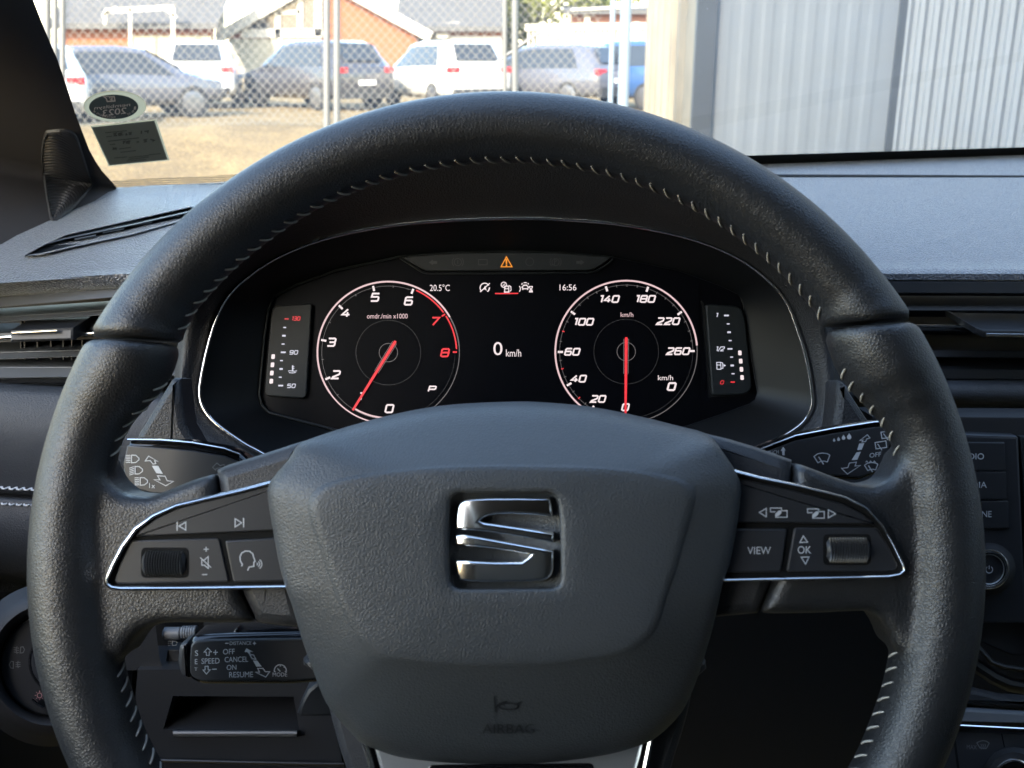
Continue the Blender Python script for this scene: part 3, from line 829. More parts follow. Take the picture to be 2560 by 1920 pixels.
mb = MB(); c = Z(735, 425); mb.plate([SG.at(u, v, .0008) for u, v in circ(c[0], c[1], 592 * .1326, n=60, ry=290 * .1326)[:-1]], SG.n, .0006, M['sticker_edge'])
bd.part('sticker_rim', mb)
mb = MB(); c = Z(710, 432); mb.fill([SG.at(u, v, .0012) for u, v in circ(c[0], c[1], 465 * .1326, n=60, ry=232 * .1326)[:-1]], M['sticker_dark'])
dk = bd.part('sticker_face', mb)
mb = MB(); hh = .0016
def mtext(s, x0, y0, x1, y1, m, rise=0):
    u0, v0 = Z(x0, y0); u1, v1 = Z(x1, y1); text(mb, SG, s, u1, v0, u0, v1, hh, m, rise=-rise)
mtext('2023', 505, 440, 950, 555, M['sticker_text'], 7)
mtext('nembilsyn', 345, 355, 1020, 435, M['sticker_text'], 9)
stroke(mb, SG, [Z(590, 330), Z(570, 270), Z(520, 240), Z(720, 235), Z(735, 320)], 2.6, hh, M['sticker_text'], closed=True)
stroke(mb, SG, [Z(620, 262), Z(690, 262), Z(650, 300), Z(700, 300)], 2, hh, M['sticker_text'])
cu_, cv_ = 710, 432
for s, a0, st in (('nembilsyn.dk', -68, -7.4), ('www', -22, 7), ):
    for i, ch in enumerate(s):
        a = R(a0 + st * i if s[0] == 'n' else 0)
        if s[0] == 'n':
            a = R(-88 - 6.4 * i); x = cu_ + 400 * math.cos(a); y = cv_ - 192 * math.sin(a)
            if ch != '.': mtext(ch, x - 15, y - 14, x + 15, y + 14, M['sticker_text'])
for i, ch in enumerate('75 22 11'):
    a = R(-48 + 6.4 * i)
    if ch != ' ': x = cu_ + 405 * math.cos(a); y = cv_ - 192 * math.sin(a); mtext(ch, x - 17, y - 18, x + 17, y + 18, M['sticker_text'])
bd.part('sticker_lettering', mb, parent=dk)
nt_ = Thing('notice_sticker', 'square grey service sticker with handwriting, under the round badge', 'sticker', SG.at(320, 360))
mb = MB(); mb.plate([SG.at(*Z(*p), .0008) for p in ((275, 800), (1510, 672), (1765, 1440), (615, 1548))], SG.n, .0005, M['sticker_edge']); nt_.part('sticker_margin', mb)
mb = MB(); mb.fill([SG.at(*Z(*p), .0012) for p in ((298, 818), (1478, 692), (1728, 1425), (632, 1532))], M['sticker_back']); nb = nt_.part('sticker_face', mb)
mb = MB()
for x0, y0, x1, y1, w in ((550, 920, 960, 880, 2), (570, 995, 680, 985, 2), (600, 1080, 1190, 1015, 2.2), (640, 1145, 740, 1132, 2), (810, 1225, 1040, 1195, 2), (840, 1288, 1130, 1255, 2), (720, 1395, 960, 1375, 2), (990, 1385, 1370, 1350, 1.8), (980, 1420, 1370, 1380, 1.8), (950, 1455, 1330, 1425, 1.8), (1370, 1335, 1600, 1312, 1.8)):
    stroke(mb, SG, [Z(x0, y0), Z(x1, y1)], w, hh, M['sticker_ink'])
for s in ([(700, 945), (760, 925), (720, 975), (780, 970)], [(800, 930), (870, 920), (830, 945), (880, 960), (810, 970), (800, 930)], [(940, 930), (960, 955), (930, 962)], [(990, 925), (1040, 915), (1010, 950), (1050, 945)], [(1235, 880), (1230, 940)], [(1290, 895), (1360, 885), (1350, 925)],
          [(880, 1090), (920, 1080), (890, 1130)], [(950, 1085), (1010, 1075), (1000, 1115), (950, 1110), (950, 1085)], [(1140, 1095), (1190, 1090)], [(1270, 1060), (1330, 1045), (1290, 1090), (1340, 1080)], [(1400, 1045), (1480, 1060), (1440, 1080)], [(690, 1200), (770, 1235)], [(690, 1240), (765, 1200)]):
    stroke(mb, SG, [Z(*p) for p in s], 3.4, hh, M['sticker_ink'])
nt_.part('sticker_writing', mb, parent=nb)

# ================================================================== dashboard
Y0 = TD_F.y - 0.012
VP = Plane((0, Y0, 0.9), (0, -1, 0))
db = Thing('dashboard', 'dark grained dashboard with reflected sky blue put into its colour, running under the windscreen', 'dashboard', VP.at(1280, 1500))
mb = MB()
us = [-420, -250, -120, 0, 150, 304, 460, 700, 1000, 1280, 1600, 1900, 2211, 2400, 2560, 2750, 3100, 3600]
def fv(u):  # front lip of the top pad in picture height
    if u < 1280: return 732 - 0.066 * u if u < 304 else 712 - (u - 304) * 0.0145
    return 698 + (u - 1280) * 0.0012
def bv(u): return 497 - 0.095 * u if u < 300 else (470 - (u - 300) * .047 if u < 1280 else 424 - (u - 1280) * 0.030)
rows = []
for f in (-0.01, 0.04, .2, .45, .7, .9, 1.0):
    row = []
    for u in us:
        v0 = bv(u); v1 = fv(u) - 24; v = v0 + (v1 - v0) * f
        # the pad droops a little towards its driver-side end
        row.append(TD.at(u, v, 0.004 * math.sin(math.pi * max(0, min(1, f)))))
    rows.append(row)
e = rows[-1]
tgt = [VP.at(u, fv(u), 0) for u in us]
rows.append([a.lerp(b_, .35) + Vector((0, -.001, .0035)) for a, b_ in zip(e, tgt)])
rows.append([a.lerp(b_, .75) + Vector((0, -.0025, .003)) for a, b_ in zip(e, tgt)])
rows.append(tgt); rows.append([p + Vector((0, .006, -.004)) for p in tgt]); rows.append([p + Vector((0, .10, -.004)) for p in tgt])
mb.grid(rows, M['dash']); pad = db.part('top_pad', mb, smooth=60)
mb = MB()
bead(mb, TD, [(1500, 437), (1947, 439), (2250, 440), (2560, 441), (3500, 446)], 7, 0.0005, 0.0028, M['gap'])
db.part('pad_joint', mb, parent=pad)
# demister slot
mb = MB()
q = 0.0035
mb.fill([TD.at(u, v, q) for u, v in ((62, 637), (110, 612), (165, 588), (330, 552), (480, 518), (480, 540), (330, 582), (180, 614), (100, 634))], M['plastic'])
mb.fill([TD.at(u, v, q + .0007) for u, v in ((150, 600), (330, 558), (480, 524), (480, 536), (330, 572), (180, 603))], M['gap'])
bead(mb, TD, [(62, 637), (110, 611), (165, 586), (330, 549), (480, 515)], 5, q, q + .003, M['dash'])
bead(mb, TD, [(62, 638), (100, 636), (180, 617), (330, 585), (480, 543)], 4, q, q + .002, M['dash'])
bead(mb, TD, [(118, 608), (165, 596), (330, 562), (480, 528)], 4, q, q + .0035, M['grey_and_lit_plastic'])
for u in (215, 285, 355, 425):
    stroke(mb, TD, [(u - 28, 598 - (u - 215) * .235), (u + 25, 588 - (u - 215) * .235)], 3.5, q + .002, M['grey_and_lit_plastic'])
db.part('demister_slot', mb, parent=pad)
# lower pads
def rows_yv(spec, us_, slope=0.0):
    out = []
    for v, dy in spec:
        out.append([at_y(u, v + slope * (u - 0), Y0 + dy) for u in us_])
    return out
mb = MB()
mb.grid(rows_yv([(952, .05), (957, 0.0), (962, -.012), (985, -.021), (1100, -.026), (1222, -.030), (1230, -.029), (1237, -.022), (1244, -.029), (1252, -.031), (1350, -.036), (1425, -.030), (1445, -.018), (1455, -.004), (1520, .0), (1560, .01)], [-400, -150, 0, 100, 250, 420, 700, 1280], 0.06), M['dash_low'])
lp = db.part('lower_pad', mb, smooth=60)
mb = MB()
for v0 in (1219, 1258):
    u = -90
    while u < 330:
        a = at_y(u, v0 + .05 * u, Y0 - .0315); b_ = at_y(u + 15, v0 + .05 * (u + 15) + 1.0, Y0 - .0318)
        c = (a + b_) / 2 + Vector((0, -.0012, 0))
        mb.tube([a + Vector((0, .002, 0)), a.lerp(c, .5) + Vector((0, -.0004, 0)), c, b_.lerp(c, .5) + Vector((0, -.0004, 0)), b_ + Vector((0, .002, 0))], .00062, M['thread_white'], n=6); u += 18.5
db.part('seam_stitching', mb, parent=lp)
mb = MB()
mb.grid(rows_yv([(940, .03), (950, 0.0), (954, -.012), (965, -.018), (990, -.021), (1006, -.018), (1018, -.006), (1022, .01)], [1500, 1900, 2200, 2367, 2560, 2750, 3300]), M['dash_low'])
db.part('lower_pad', mb, smooth=60)
mb = MB()  # dark backing behind everything
mb.grid(rows_yv([(690, .11), (1000, .11), (1100, .05), (1500, .03), (2300, .10), (2600, .2)], [-420, 0, 500, 1280, 2000, 2560, 3600]), M['plastic'])
db.part('inner_structure', mb, smooth=60)
mb = MB()
mb.grid(rows_yv([(1450, -.002), (1560, -.004), (1700, .0), (1960, .02), (2300, .05)], [-400, 0, 330]), M['plastic'])
kp = db.part('knee_panel', mb, smooth=60)
# panel with the oddments pocket, left of the column
KP = tilt_plane(560, 1740, 0.585, 6)
mb = MB()
outer = [(344, 1674), (820, 1674), (860, 1935), (322, 1935)]; innr = [(432, 1740), (734, 1742), (748, 1824), (408, 1824)]
o3, i3 = on(KP, outer, 0.0), on(KP, innr, 0.0)
i4 = [p + Vector((0, .055, .004)) for p in i3]
mb.grid([[p - KP.n * .05 for p in o3], o3, i3, i4], M['plastic'], closed_u=True); mb.fill(i4, M['pod'])
pk = db.part('pocket_panel', mb, smooth=30)
mb = MB(); bead(mb, KP, [(432, 1834), (560, 1834), (742, 1834)], 17, -.002, .006, M['grey_and_lit_plastic']); db.part('pocket_ledge', mb, parent=pk)
mb = MB(); bead(mb, KP, [(330, 1903), (394, 1901), (600, 1906), (860, 1911)], 10, 0, .006, M['plastic']); db.part('panel_edge', mb, parent=pk)
mb = MB()
mb.fill(on(KP, [(300, 1530), (386, 1540), (398, 1640), (405, 1668), (330, 1676), (300, 1676)], -.004), M['plastic'])
mb.fill(on(KP, [(505, 1520), (860, 1500), (860, 1672), (520, 1672)], -.006), M['plastic'])
mb.fill(on(KP, [(380, 1520), (512, 1520), (525, 1674), (395, 1674)], -.03), M['gap'])
db.part('upper_knee_panel', mb, parent=pk)
# level dial
ld = Thing('level_dial', 'small ridged headlight level dial with a lamp symbol, above the cruise stalk', 'dial', KP.at(450, 1600))
mb = MB()
a, b_ = KP.at(408, 1583, -.012), KP.at(451, 1583, -.012); mb.lathe(a, b_ - a, [(.002, 0), (.0036, .001), (.0036, (b_ - a).length)], M['grey_and_lit_plastic'], 24); ld.part('barrel', mb)
mb = MB(); a, b_ = KP.at(453, 1581, -.012), KP.at(495, 1580, -.012); L_ = (b_ - a).length
prof = [(.003, 0)] + [(.0036 + (.0003 if k % 2 else 0), L_ * (k + 1) / 14) for k in range(13)] + [(.002, L_)]
mb.lathe(a, b_ - a, prof, M['grey_and_lit_plastic'], 30); ld.part('wheel', mb, smooth=15)
mb = MB(); mb.plate(on(KP, [(418, 1625), (452, 1625), (452, 1655), (414, 1655)], -.010), KP.n, .01, M['plastic'], .0006); ld.part('base', mb)
mb = MB(); hh = -.0095
cc = (436, 1608); stroke(mb, KP, [(431, 1602), (440, 1603), (443, 1608), (440, 1613), (431, 1614)], 1.8, hh, M['mark_dim'], closed=True)
for dy in (-5, 0, 5): stroke(mb, KP, [(420, 1608 + dy), (428, 1608 + dy)], 1.6, hh, M['mark_dim'])
ld.part('lamp_symbol', mb)

# ------------------------------------------------------------------ air vents
def bar(mb, u0, t0, b0, u1, t1, b1, dy, depth, m, bevel=.0006, lean=None):
    if lean is None: lean = .009 if m == 'grey_and_lit_plastic' else .002
    f = [at_y(u0, t0, Y0 + dy + lean), at_y(u1, t1, Y0 + dy + lean), at_y(u1, b1, Y0 + dy), at_y(u0, b0, Y0 + dy)]
    mb.plate(f, Vector((0, -1, 0)), depth, M[m], bevel)
vl = Thing('air_vent', 'air vent with horizontal slats and a chrome tab, left of the steering wheel', 'air vent', at_y(100, 960, Y0), 'air vents of the dashboard')
def vpart(th, name, a, label=None):
    mb = MB(); bar(mb, *a); return th.part(name, mb, label=label)
vpart(vl, 'frame', (-200, 761, 784, 560, 694, 722, -.004, .02, 'grey_and_lit_plastic'))  # window light on this vent is put into the paler plastic
vpart(vl, 'slat', (-200, 806, 820, 560, 754, 768, .004, .03, 'grey_and_lit_plastic'))
vpart(vl, 'slat', (-200, 886, 906, 560, 864, 880, .004, .03, 'grey_and_lit_plastic'))
vpart(vl, 'frame', (-200, 918, 949, 560, 916, 938, -.002, .03, 'grey_and_lit_plastic'))
vpart(vl, 'frame', (-200, 950, 962, 560, 940, 950, .002, .03, 'plastic'))
vpart(vl, 'slat', (-200, 838, 864, 560, 818, 838, .008, .03, 'plastic'))
mb = MB()
bead(mb, Plane((0, Y0 + .004, 0), (0, -1, 0)), [(-200, 854), (560, 820)], 11, .0, .004, M['chrome']); vl.part('chrome_strip', mb)
mb = MB()
bar(mb, 24, 826, 856, 184, 818, 852, -.012, .03, 'plastic', .002)
vt = vl.part('adjuster_tab', mb)
mb = MB(); bead(mb, Plane((0, Y0 - .012, 0), (0, -1, 0)), [(30, 834), (142, 828)], 9, 0, .002, M['chrome']); vl.part('tab_inlay', mb, parent=vt)
mb = MB()
for u in (52, 61, 93, 127, 158, 179, 205):
    bar(mb, u - 1.5, 800, 900, u + 1.5, 800, 900, .022, .03, 'plastic', 0)
vl.part('fins', mb)
vr = Thing('air_vent', 'air vent with horizontal slats and a dark tab, right of the steering wheel', 'air vent', at_y(2400, 960, Y0), 'air vents of the dashboard')
vpart(vr, 'frame', (1900, 704, 733, 3000, 706, 735, -.003, .03, 'plastic'))
vpart(vr, 'slat', (1900, 762, 776, 3000, 765, 780, .002, .03, 'plastic'))
vpart(vr, 'slat', (1900, 820, 827, 3000, 824, 831, .002, .035, 'plastic'))
vpart(vr, 'slat', (1900, 874, 891, 3000, 880, 897, .002, .045, 'plastic'))
vpart(vr, 'frame', (1900, 920, 945, 3000, 928, 953, -.003, .03, 'plastic'))
mb = MB(); bead(mb, Plane((0, Y0 + .001, 0), (0, -1, 0)), [(1900, 812), (2440, 816)], 8, .0, .003, M['chrome']); vr.part('chrome_strip', mb)
mb = MB()
TP = Plane((0, Y0 - .030, 0), (0, -1, 0))
f = [at_y(u, v, Y0 - .028) for u, v in ((2437, 818), (2460, 826), (2760, 830), (2760, 846), (2455, 844), (2437, 834))]
top = [at_y(u, v, Y0 + .02) for u, v in ((2420, 793), (2434, 786), (2760, 790))]
mb.plate(f, Vector((0, -1, 0)), .05, M['plastic'], .001)
vt = vr.part('adjuster_tab', mb)
mb = MB(); bead(mb, Plane((0, Y0 - .0285, 0), (0, -1, 0)), [(2466, 837), (2480, 837), (2760, 840)], 9, 0, .002, M['chrome']); vr.part('tab_inlay', mb, parent=vt)

# ------------------------------------------------------------------ headlight switch
hsw = Thing('headlight_switch', 'round black headlight rotary switch with fog lamp symbols', 'switch', at_y(120, 1700, Y0))
HSP = tilt_plane(135, 1660, 0.60, 12, yaw=8)
mb = MB()
rows = []
for r, h_ in ((205, -.02), (182, -.004), (168, .003), (152, .005), (142, .003), (134, -.003), (130, -.008)):
    rows.append([HSP.at(u, v, h_) for u, v in circ(128, 1662, r, n=60)[:-1]])
mb.grid(rows, M['matte'], closed_u=True); mb.fill(rows[-1], M['matte']); hsw.part('bezel', mb, smooth=60)
mb = MB(); mb.plate([HSP.at(u, v, -.005) for u, v in circ(128, 1662, 126, n=60)[:-1]], HSP.n, .003, M['button'], .0008); hsw.part('face', mb)
mb = MB(); rows = [[HSP.at(u, v, h_) for u, v in circ(150, 1655, r, n=48)[:-1]] for r, h_ in ((80, -.005), (78, .010), (72, .013))]
mb.grid(rows, M['gloss'], closed_u=True); mb.fill(rows[-1], M['button']); kb = hsw.part('knob', mb)
mb = MB(); bead(mb, HSP, [(80, 1748), (92, 1758), (110, 1768)], 9, -.004, .006, M['chrome']); hsw.part('chrome_pointer', mb, parent=kb)
mb = MB(); hh = -.0046
Z = lambda x, y: (x * .4641, 1150 + y * .4641)
stroke(mb, HSP, [Z(112, 1008), Z(124, 1006), Z(132, 1022), Z(124, 1038), Z(108, 1040)], 2.2, hh, M['mark_dim'], closed=True)
for k in range(3): stroke(mb, HSP, [Z(74, 1010 + k * 12), Z(102, 1014 + k * 12)], 1.9, hh, M['mark_dim'])
stroke(mb, HSP, [Z(92, 1004), Z(86, 1020), Z(92, 1044)], 1.9, hh, M['mark_dim'])
stroke(mb, HSP, [Z(72, 1086), Z(60, 1084), Z(50, 1102), Z(58, 1120), Z(72, 1122)], 2.2, hh, M['mark_dim'], closed=True)
for k in range(3): stroke(mb, HSP, [Z(84, 1092 + k * 11), Z(110, 1090 + k * 11)], 1.9, hh, M['mark_dim'])
stroke(mb, HSP, [Z(98, 1082), Z(94, 1100), Z(98, 1120)], 1.9, hh, M['mark_dim'])
M['mark_pink'] = mat('printed_mark_pink', (0.40, 0.20, 0.20), 0.6)
c = Z(213, 1268); ring(mb, HSP, c[0], c[1], 6, 2, hh, M['mark_pink'], 20)
for k in range(8): a = R(45 * k); stroke(mb, HSP, [(c[0] + 8.5 * math.cos(a), c[1] + 8.5 * math.sin(a)), (c[0] + 12 * math.cos(a), c[1] + 12 * math.sin(a))], 1.9, hh, M['mark_pink'])
hsw.part('lamp_symbols', mb)

# ------------------------------------------------------------------ infotainment unit
IP = tilt_plane(2450, 1250, 0.655, 8)
iu = Thing('infotainment_unit', 'black infotainment unit with radio, media and phone keys and a power knob', 'car radio', IP.at(2450, 1600))
mb = MB()
mb.plate(on(IP, [(2180, 1040), (2700, 1044), (2700, 1640), (2530, 1640), (2440, 1600), (2380, 1500), (2200, 1480)], -.012), IP.n, .03, M['matte'], .001)
mb.plate(on(IP, [(2200, 1083), (2400, 1085), (2543, 1090), (2548, 1096), (2562, 1420), (2568, 1560), (2460, 1560), (2200, 1540)], -.004), IP.n, .01, M['button'], .002)
mb.plate(on(IP, [(2551, 1092), (2700, 1098), (2700, 1640), (2575, 1640), (2570, 1540), (2565, 1330)], -.006), IP.n, .01, M['pod'], .001)
iu.part('body', mb)
for k, (nm, r_, y0, y1, ur) in enumerate((('RADIO', 2460, 1133.5, 1148.5, 2514), ('MEDIA', 2467, 1204.5, 1219.5, 2518), ('PHONE', 2479, 1277.5, 1293, 2523))):
    va, vb = ((1107, 1177), (1180, 1249), (1253, 1321))[k]
    mb = MB(); mb.plate(on(IP, [(2330, va - 1), (ur - 2, va), (ur + 1, vb), (2330, vb - 1)], -.0020), IP.n, .003, M['button'], .0006)
    bt = iu.part('key', mb)
    mb = MB(); text(mb, IP, nm, r_ - 66, y0, r_, y1, -.0015, M['mark']); iu.part('key_lettering', mb, parent=bt)
mb = MB(); rows = [[IP.at(u, v, h_) for u, v in circ(2473, 1423, r, n=48)[:-1]] for r, h_ in ((66, -.004), (58, .001), (56, .009), (51, .012))]
mb.grid(rows, M['matte'], closed_u=True); mb.fill(rows[-1], M['button']); kb = iu.part('power_knob', mb)
mb = MB(); bead(mb, IP, circ(2473, 1423, 46, n=48)[:-1], 11, .011, .0145, M['chrome'], closed=True); bead(mb, IP, circ(2473, 1423, 37, n=48)[:-1], 3.2, .012, .0128, M['satin'], closed=True); iu.part('knob_ring', mb, parent=kb)
mb = MB(); stroke(mb, IP, circ(2473, 1424, 8.5, 125, 415, 24), 2.2, .0126, M['mark']); stroke(mb, IP, [(2473, 1414), (2473, 1423)], 2.2, .0126, M['mark']); iu.part('power_symbol', mb, parent=kb)
# trim below the unit and the climate panel
mb = MB()
bead(mb, IP, [(2300, 1500), (2400, 1560), (2445, 1618), (2480, 1656), (2512, 1668), (2560, 1675), (2720, 1680)], 15, -.010, -.002, M['plastic'])
bead(mb, IP, [(2300, 1540), (2380, 1592), (2438, 1662), (2486, 1694), (2525, 1712), (2560, 1718), (2720, 1724)], 36, -.022, -.006, M['plastic'])
iu.part('lower_trim', mb)
CP = tilt_plane(2480, 1860, 0.63, 25)
cp = Thing('climate_panel', 'dark climate control panel with a chrome ringed dial in the lower right corner', 'control panel', CP.at(2480, 1960))
mb = MB()
mb.plate(on(CP, [(2330, 1720), (2438, 1724), (2530, 1746), (2720, 1760), (2720, 1772), (2560, 1768), (2410, 1762), (2330, 1758)], -.012), CP.n, .02, M['matte'], .003)
mb.plate(on(CP, [(2330, 1768), (2410, 1775), (2720, 1794), (2720, 1812), (2390, 1804), (2330, 1800)], -.004), CP.n, .02, M['grey_and_lit_plastic'], .001)
mb.plate(on(CP, [(2330, 1826), (2390, 1829), (2720, 1842), (2720, 2050), (2330, 2050)], -.004), CP.n, .02, M['button'], .001)
cp.part('body', mb)
mb = MB(); bead(mb, CP, [(2330, 1811), (2400, 1814), (2560, 1822), (2720, 1830)], 8, -.004, .001, M['chrome']); cp.part('chrome_strip', mb)
mb = MB(); stroke(mb, CP, [(2504, 1834), (2511, 1868)], 3, -.0036, M['gap']); stroke(mb, CP, [(2385, 1838), (2396, 1925)], 6, -.0036, M['gap']); cp.part('key_gap', mb)
mb = MB(); rows = [[CP.at(u, v, h_) for u, v in circ(2534, 1947, r, n=60)[:-1]] for r, h_ in ((80, -.004), (77, .006), (66, .012), (52, .012))]
mb.grid(rows, M['matte'], closed_u=True); mb.fill(rows[-1], M['gloss']); kb = cp.part('dial', mb)
mb = MB(); bead(mb, CP, circ(2534, 1947, 47, n=60)[:-1], 11, .011, .015, M['chrome'], closed=True); cp.part('dial_ring', mb, parent=kb)
mb = MB(); text(mb, CP, 'MAX', 2417, 1862, 2442, 1872.5, -.0034, M['mark_dim'], rise=-1)
stroke(mb, CP, [(2442, 1857), (2450, 1853), (2458, 1851.5), (2466, 1853), (2473, 1858), (2466, 1871), (2450, 1870)], 2.2, -.0034, M['mark_dim'], closed=True)
for k in range(3): stroke(mb, CP, [(2452 + 5 * k, 1860), (2454 + 5 * k, 1864), (2452 + 5 * k, 1868), (2454 + 5 * k, 1873)], 1.7, -.0034, M['mark_dim'])
cp.part('panel_lettering', mb)

# ------------------------------------------------------------------ column shroud
SP = tilt_plane(1268, 1200, 0.535, 18)
sh = Thing('steering_column_shroud', 'dark grained plastic shroud around the steering column behind the wheel', 'column shroud', SP.at(1268, 1600))
mb = MB()
ol = [(250, 1330), (300, 1180), (345, 1080), (424, 950), (432, 944), (449, 946), (455, 1010), (462, 1060), (500, 1125), (580, 1185), (700, 1240), (760, 1290), (760, 1560), (400, 1500)]
orr = [(1800, 1300), (1850, 1245), (1990, 1190), (2060, 1120), (2084, 1066), (2092, 1000), (2093, 956), (2100, 950), (2112, 956), (2180, 1060), (2240, 1180), (2280, 1330), (2150, 1470), (1800, 1490)]
mb.plate(on(SP, ol, 0), SP.n, .02, M['hood'], .004)
mb.plate(on(SP, orr, 0), SP.n, .02, M['hood'], .004)
mb.plate(on(SP, [(740, 1290), (1780, 1290), (1760, 1500), (1700, 1600), (880, 1600), (760, 1500)], -.003), SP.n, .09, M['hood'], .004)
sh.part('upper_shell', mb, smooth=50)
mb = MB()
lv = tilt_plane(790, 1760, 0.50, 10)
mb.plate(on(lv, [(742, 1786), (752, 1752), (768, 1724), (790, 1706), (850, 1700), (900, 1700), (900, 1794), (752, 1794)], 0), lv.n, .05, M['plastic'], .002)
sh.part('tilt_lever', mb)
# ================================================================== instrument cluster
CL = tilt_plane(1268, 880, 0.635, 20)
cl = Thing('instrument_cluster', 'lit digital instrument cluster with two round dials inside a chrome rimmed hood', 'instrument cluster', CL.at(1268, 1090))
CO = spline([(640, 1133), (603, 1113), (534, 1063), (502, 1023), (492, 985), (497, 936), (513, 864), (534, 798), (567, 737), (625, 683), (697, 638), (806, 596), (950, 565), (1095, 550), (1280, 543),
             (1405, 546), (1549, 558), (1694, 585), (1803, 621), (1893, 672), (1965, 744), (2001, 827), (2023, 900), (2037, 985), (2034, 1026), (2010, 1063), (1965, 1095), (1905, 1128), (1800, 1180), (1640, 1215), (1280, 1235), (900, 1222), (740, 1185)], 4, True)
CO = [(p.x, p.y) for p in CO]
HR = 0.030
mb = MB()
def cw(p):
    u, v = p
    return 7.5 + 5.5 * max(0, min(1, (v - 600) / 300)) * (1.0 if u < 1280 else 0.85)
CI = []
for i, p in enumerate(CO):
    a = Vector(CO[i - 1]); b = Vector(CO[(i + 1) % len(CO)]); t = (b - a).normalized(); n = Vector((-t.y, t.x))
    c = Vector((1280, 880)) - Vector(p)
    if n.dot(c) < 0: n = -n
    CI.append((p[0] + n.x * cw(p) * .5, p[1] + n.y * cw(p) * .5))
bead(mb, CL, CI, [cw(p) for p in CO], HR - 0.003, HR + 0.0015, M['chrome'], closed=True)
cl.part('chrome_ring', mb, smooth=60)

def resample(P, n):
    P = [Vector(p[:2]) for p in P]; L = [0]
    for i in range(len(P)): L.append(L[-1] + (P[(i + 1) % len(P)] - P[i]).length)
    out = []
    for k in range(n):
        t = L[-1] * k / n
        for i in range(len(P)):
            if L[i] <= t <= L[i + 1]:
                f = (t - L[i]) / max(1e-9, L[i + 1] - L[i]); out.append(P[i].lerp(P[(i + 1) % len(P)], f)); break
    return out
def by_angle(P, n, c=(1270, 860)):
    P = [Vector(p[:2]) - Vector(c) for p in P]; out = []
    for k in range(n):
        a = 2 * math.pi * k / n; d = Vector((math.cos(a), -math.sin(a))); best = 0
        for j in range(len(P)):
            p0 = P[j - 1]; e = P[j] - p0; den = d.x * e.y - d.y * e.x
            if abs(den) < 1e-9: continue
            t = (p0.x * e.y - p0.y * e.x) / den; s = (p0.x * d.y - p0.y * d.x) / den
            if t > 0 and -1e-6 <= s <= 1.000001: best = max(best, t)
        out.append((c[0] + d.x * best, c[1] + d.y * best))
    return out
NA = 200
# hood: from the chrome ring out towards the driver, then back to the dashboard
HO = spline([(448, 1024), (447, 948), (458, 850), (497, 730), (560, 630), (690, 505), (880, 410), (1100, 362), (1280, 350), (1480, 362), (1680, 420), (1850, 520), (1985, 650), (2048, 765), (2078, 870), (2090, 980), (2086, 1055), (2060, 1110), (1960, 1200), (1700, 1260), (1280, 1290), (860, 1260), (580, 1180), (480, 1100)], 5, True)
A1 = by_angle(CO, NA); A2 = by_angle([(p.x, p.y) for p in HO], NA)
def hood_h(u, v):
    t = max(0, min(1, (900 - v) / 420)); t = t * t * (3 - 2 * t)
    return 0.036 + 0.055 * t
lip = [CL.at(u, v, hood_h(u, v)) for u, v in A2]
ringp = [CL.at(u, v, HR - 0.001) for u, v in A1]
rows = [ringp]
for t, lift in ((0.25, 0.003), (0.5, 0.005), (0.75, 0.004), (0.93, 0.0015)):
    rows.append([a.lerp(b, t) + CL.n * lift for a, b in zip(ringp, lip)])
rows.append(lip)
cen = CL.at(1270, 860, 0.05)
out1 = []
for p in lip:
    d = (p - cen); d -= CL.n * d.dot(CL.n); d.normalize(); out1.append(p + d * 0.004 - CL.n * 0.004)
rows.append(out1)
BACK = Vector((0, 1, 0.05))
rows.append([p + BACK * 0.05 for p in out1]); rows.append([p + BACK * 0.24 - Vector((0, 0, 0.02)) for p in out1])
mb = MB(); mb.grid(rows, M['hood'], closed_u=True)
hood = cl.part('hood', mb, smooth=50)
recalc(hood)

# glossy funnel and inner bezel
IB = [(654, 1012), (648, 985), (661, 845), (671, 775), (684, 742), (735, 714), (842, 675), (1001, 641), (1140, 631), (1280, 628), (1400, 631), (1535, 642), (1694, 675), (1803, 714), (1848, 736), (1858, 758), (1876, 882), (1895, 983), (1886, 1006), (1803, 1037), (1716, 1066), (1500, 1110), (1280, 1130), (1040, 1118), (842, 1076), (672, 1031)]
A3 = by_angle([(p.x, p.y) for p in rounded(IB, 12, 3)], NA)
mb = MB()
rows = [[CL.at(u, v, HR - 0.001) for u, v in by_angle(CI, NA)], [CL.at(u, v, HR * .55) for u, v in [((a[0] + b[0]) / 2, (a[1] + b[1]) / 2) for a, b in zip(by_angle(CI, NA), A3)]], [CL.at(u, v, 0.004) for u, v in A3]]
mb.grid(rows, M['bezel'], closed_u=True)
cl.part('surround', mb, smooth=50)
mb = MB()
mb.fill([CL.at(u, v, 0.003) for u, v in A3], M['screen'])
bead(mb, CL, [(654, 1012), (648, 985), (661, 845), (671, 775), (684, 742), (735, 714), (842, 675), (1001, 641)], 6, 0.003, 0.0062, M['pod'])
bead(mb, CL, [(654, 1012), (672, 1031), (842, 1076), (1040, 1118)], 7, 0.003, 0.0062, M['pod'])
bead(mb, CL, [(1001, 641), (1140, 631), (1280, 628), (1400, 631), (1535, 642)], 4, 0.003, 0.0055, M['pod'])
bead(mb, CL, [(1535, 642), (1694, 675), (1803, 714), (1848, 736), (1858, 758), (1876, 882), (1895, 983), (1886, 1006), (1803, 1037), (1716, 1066), (1600, 1090)], 3, 0.003, 0.0045, M['bezel'])
cl.part('display_panel', mb)

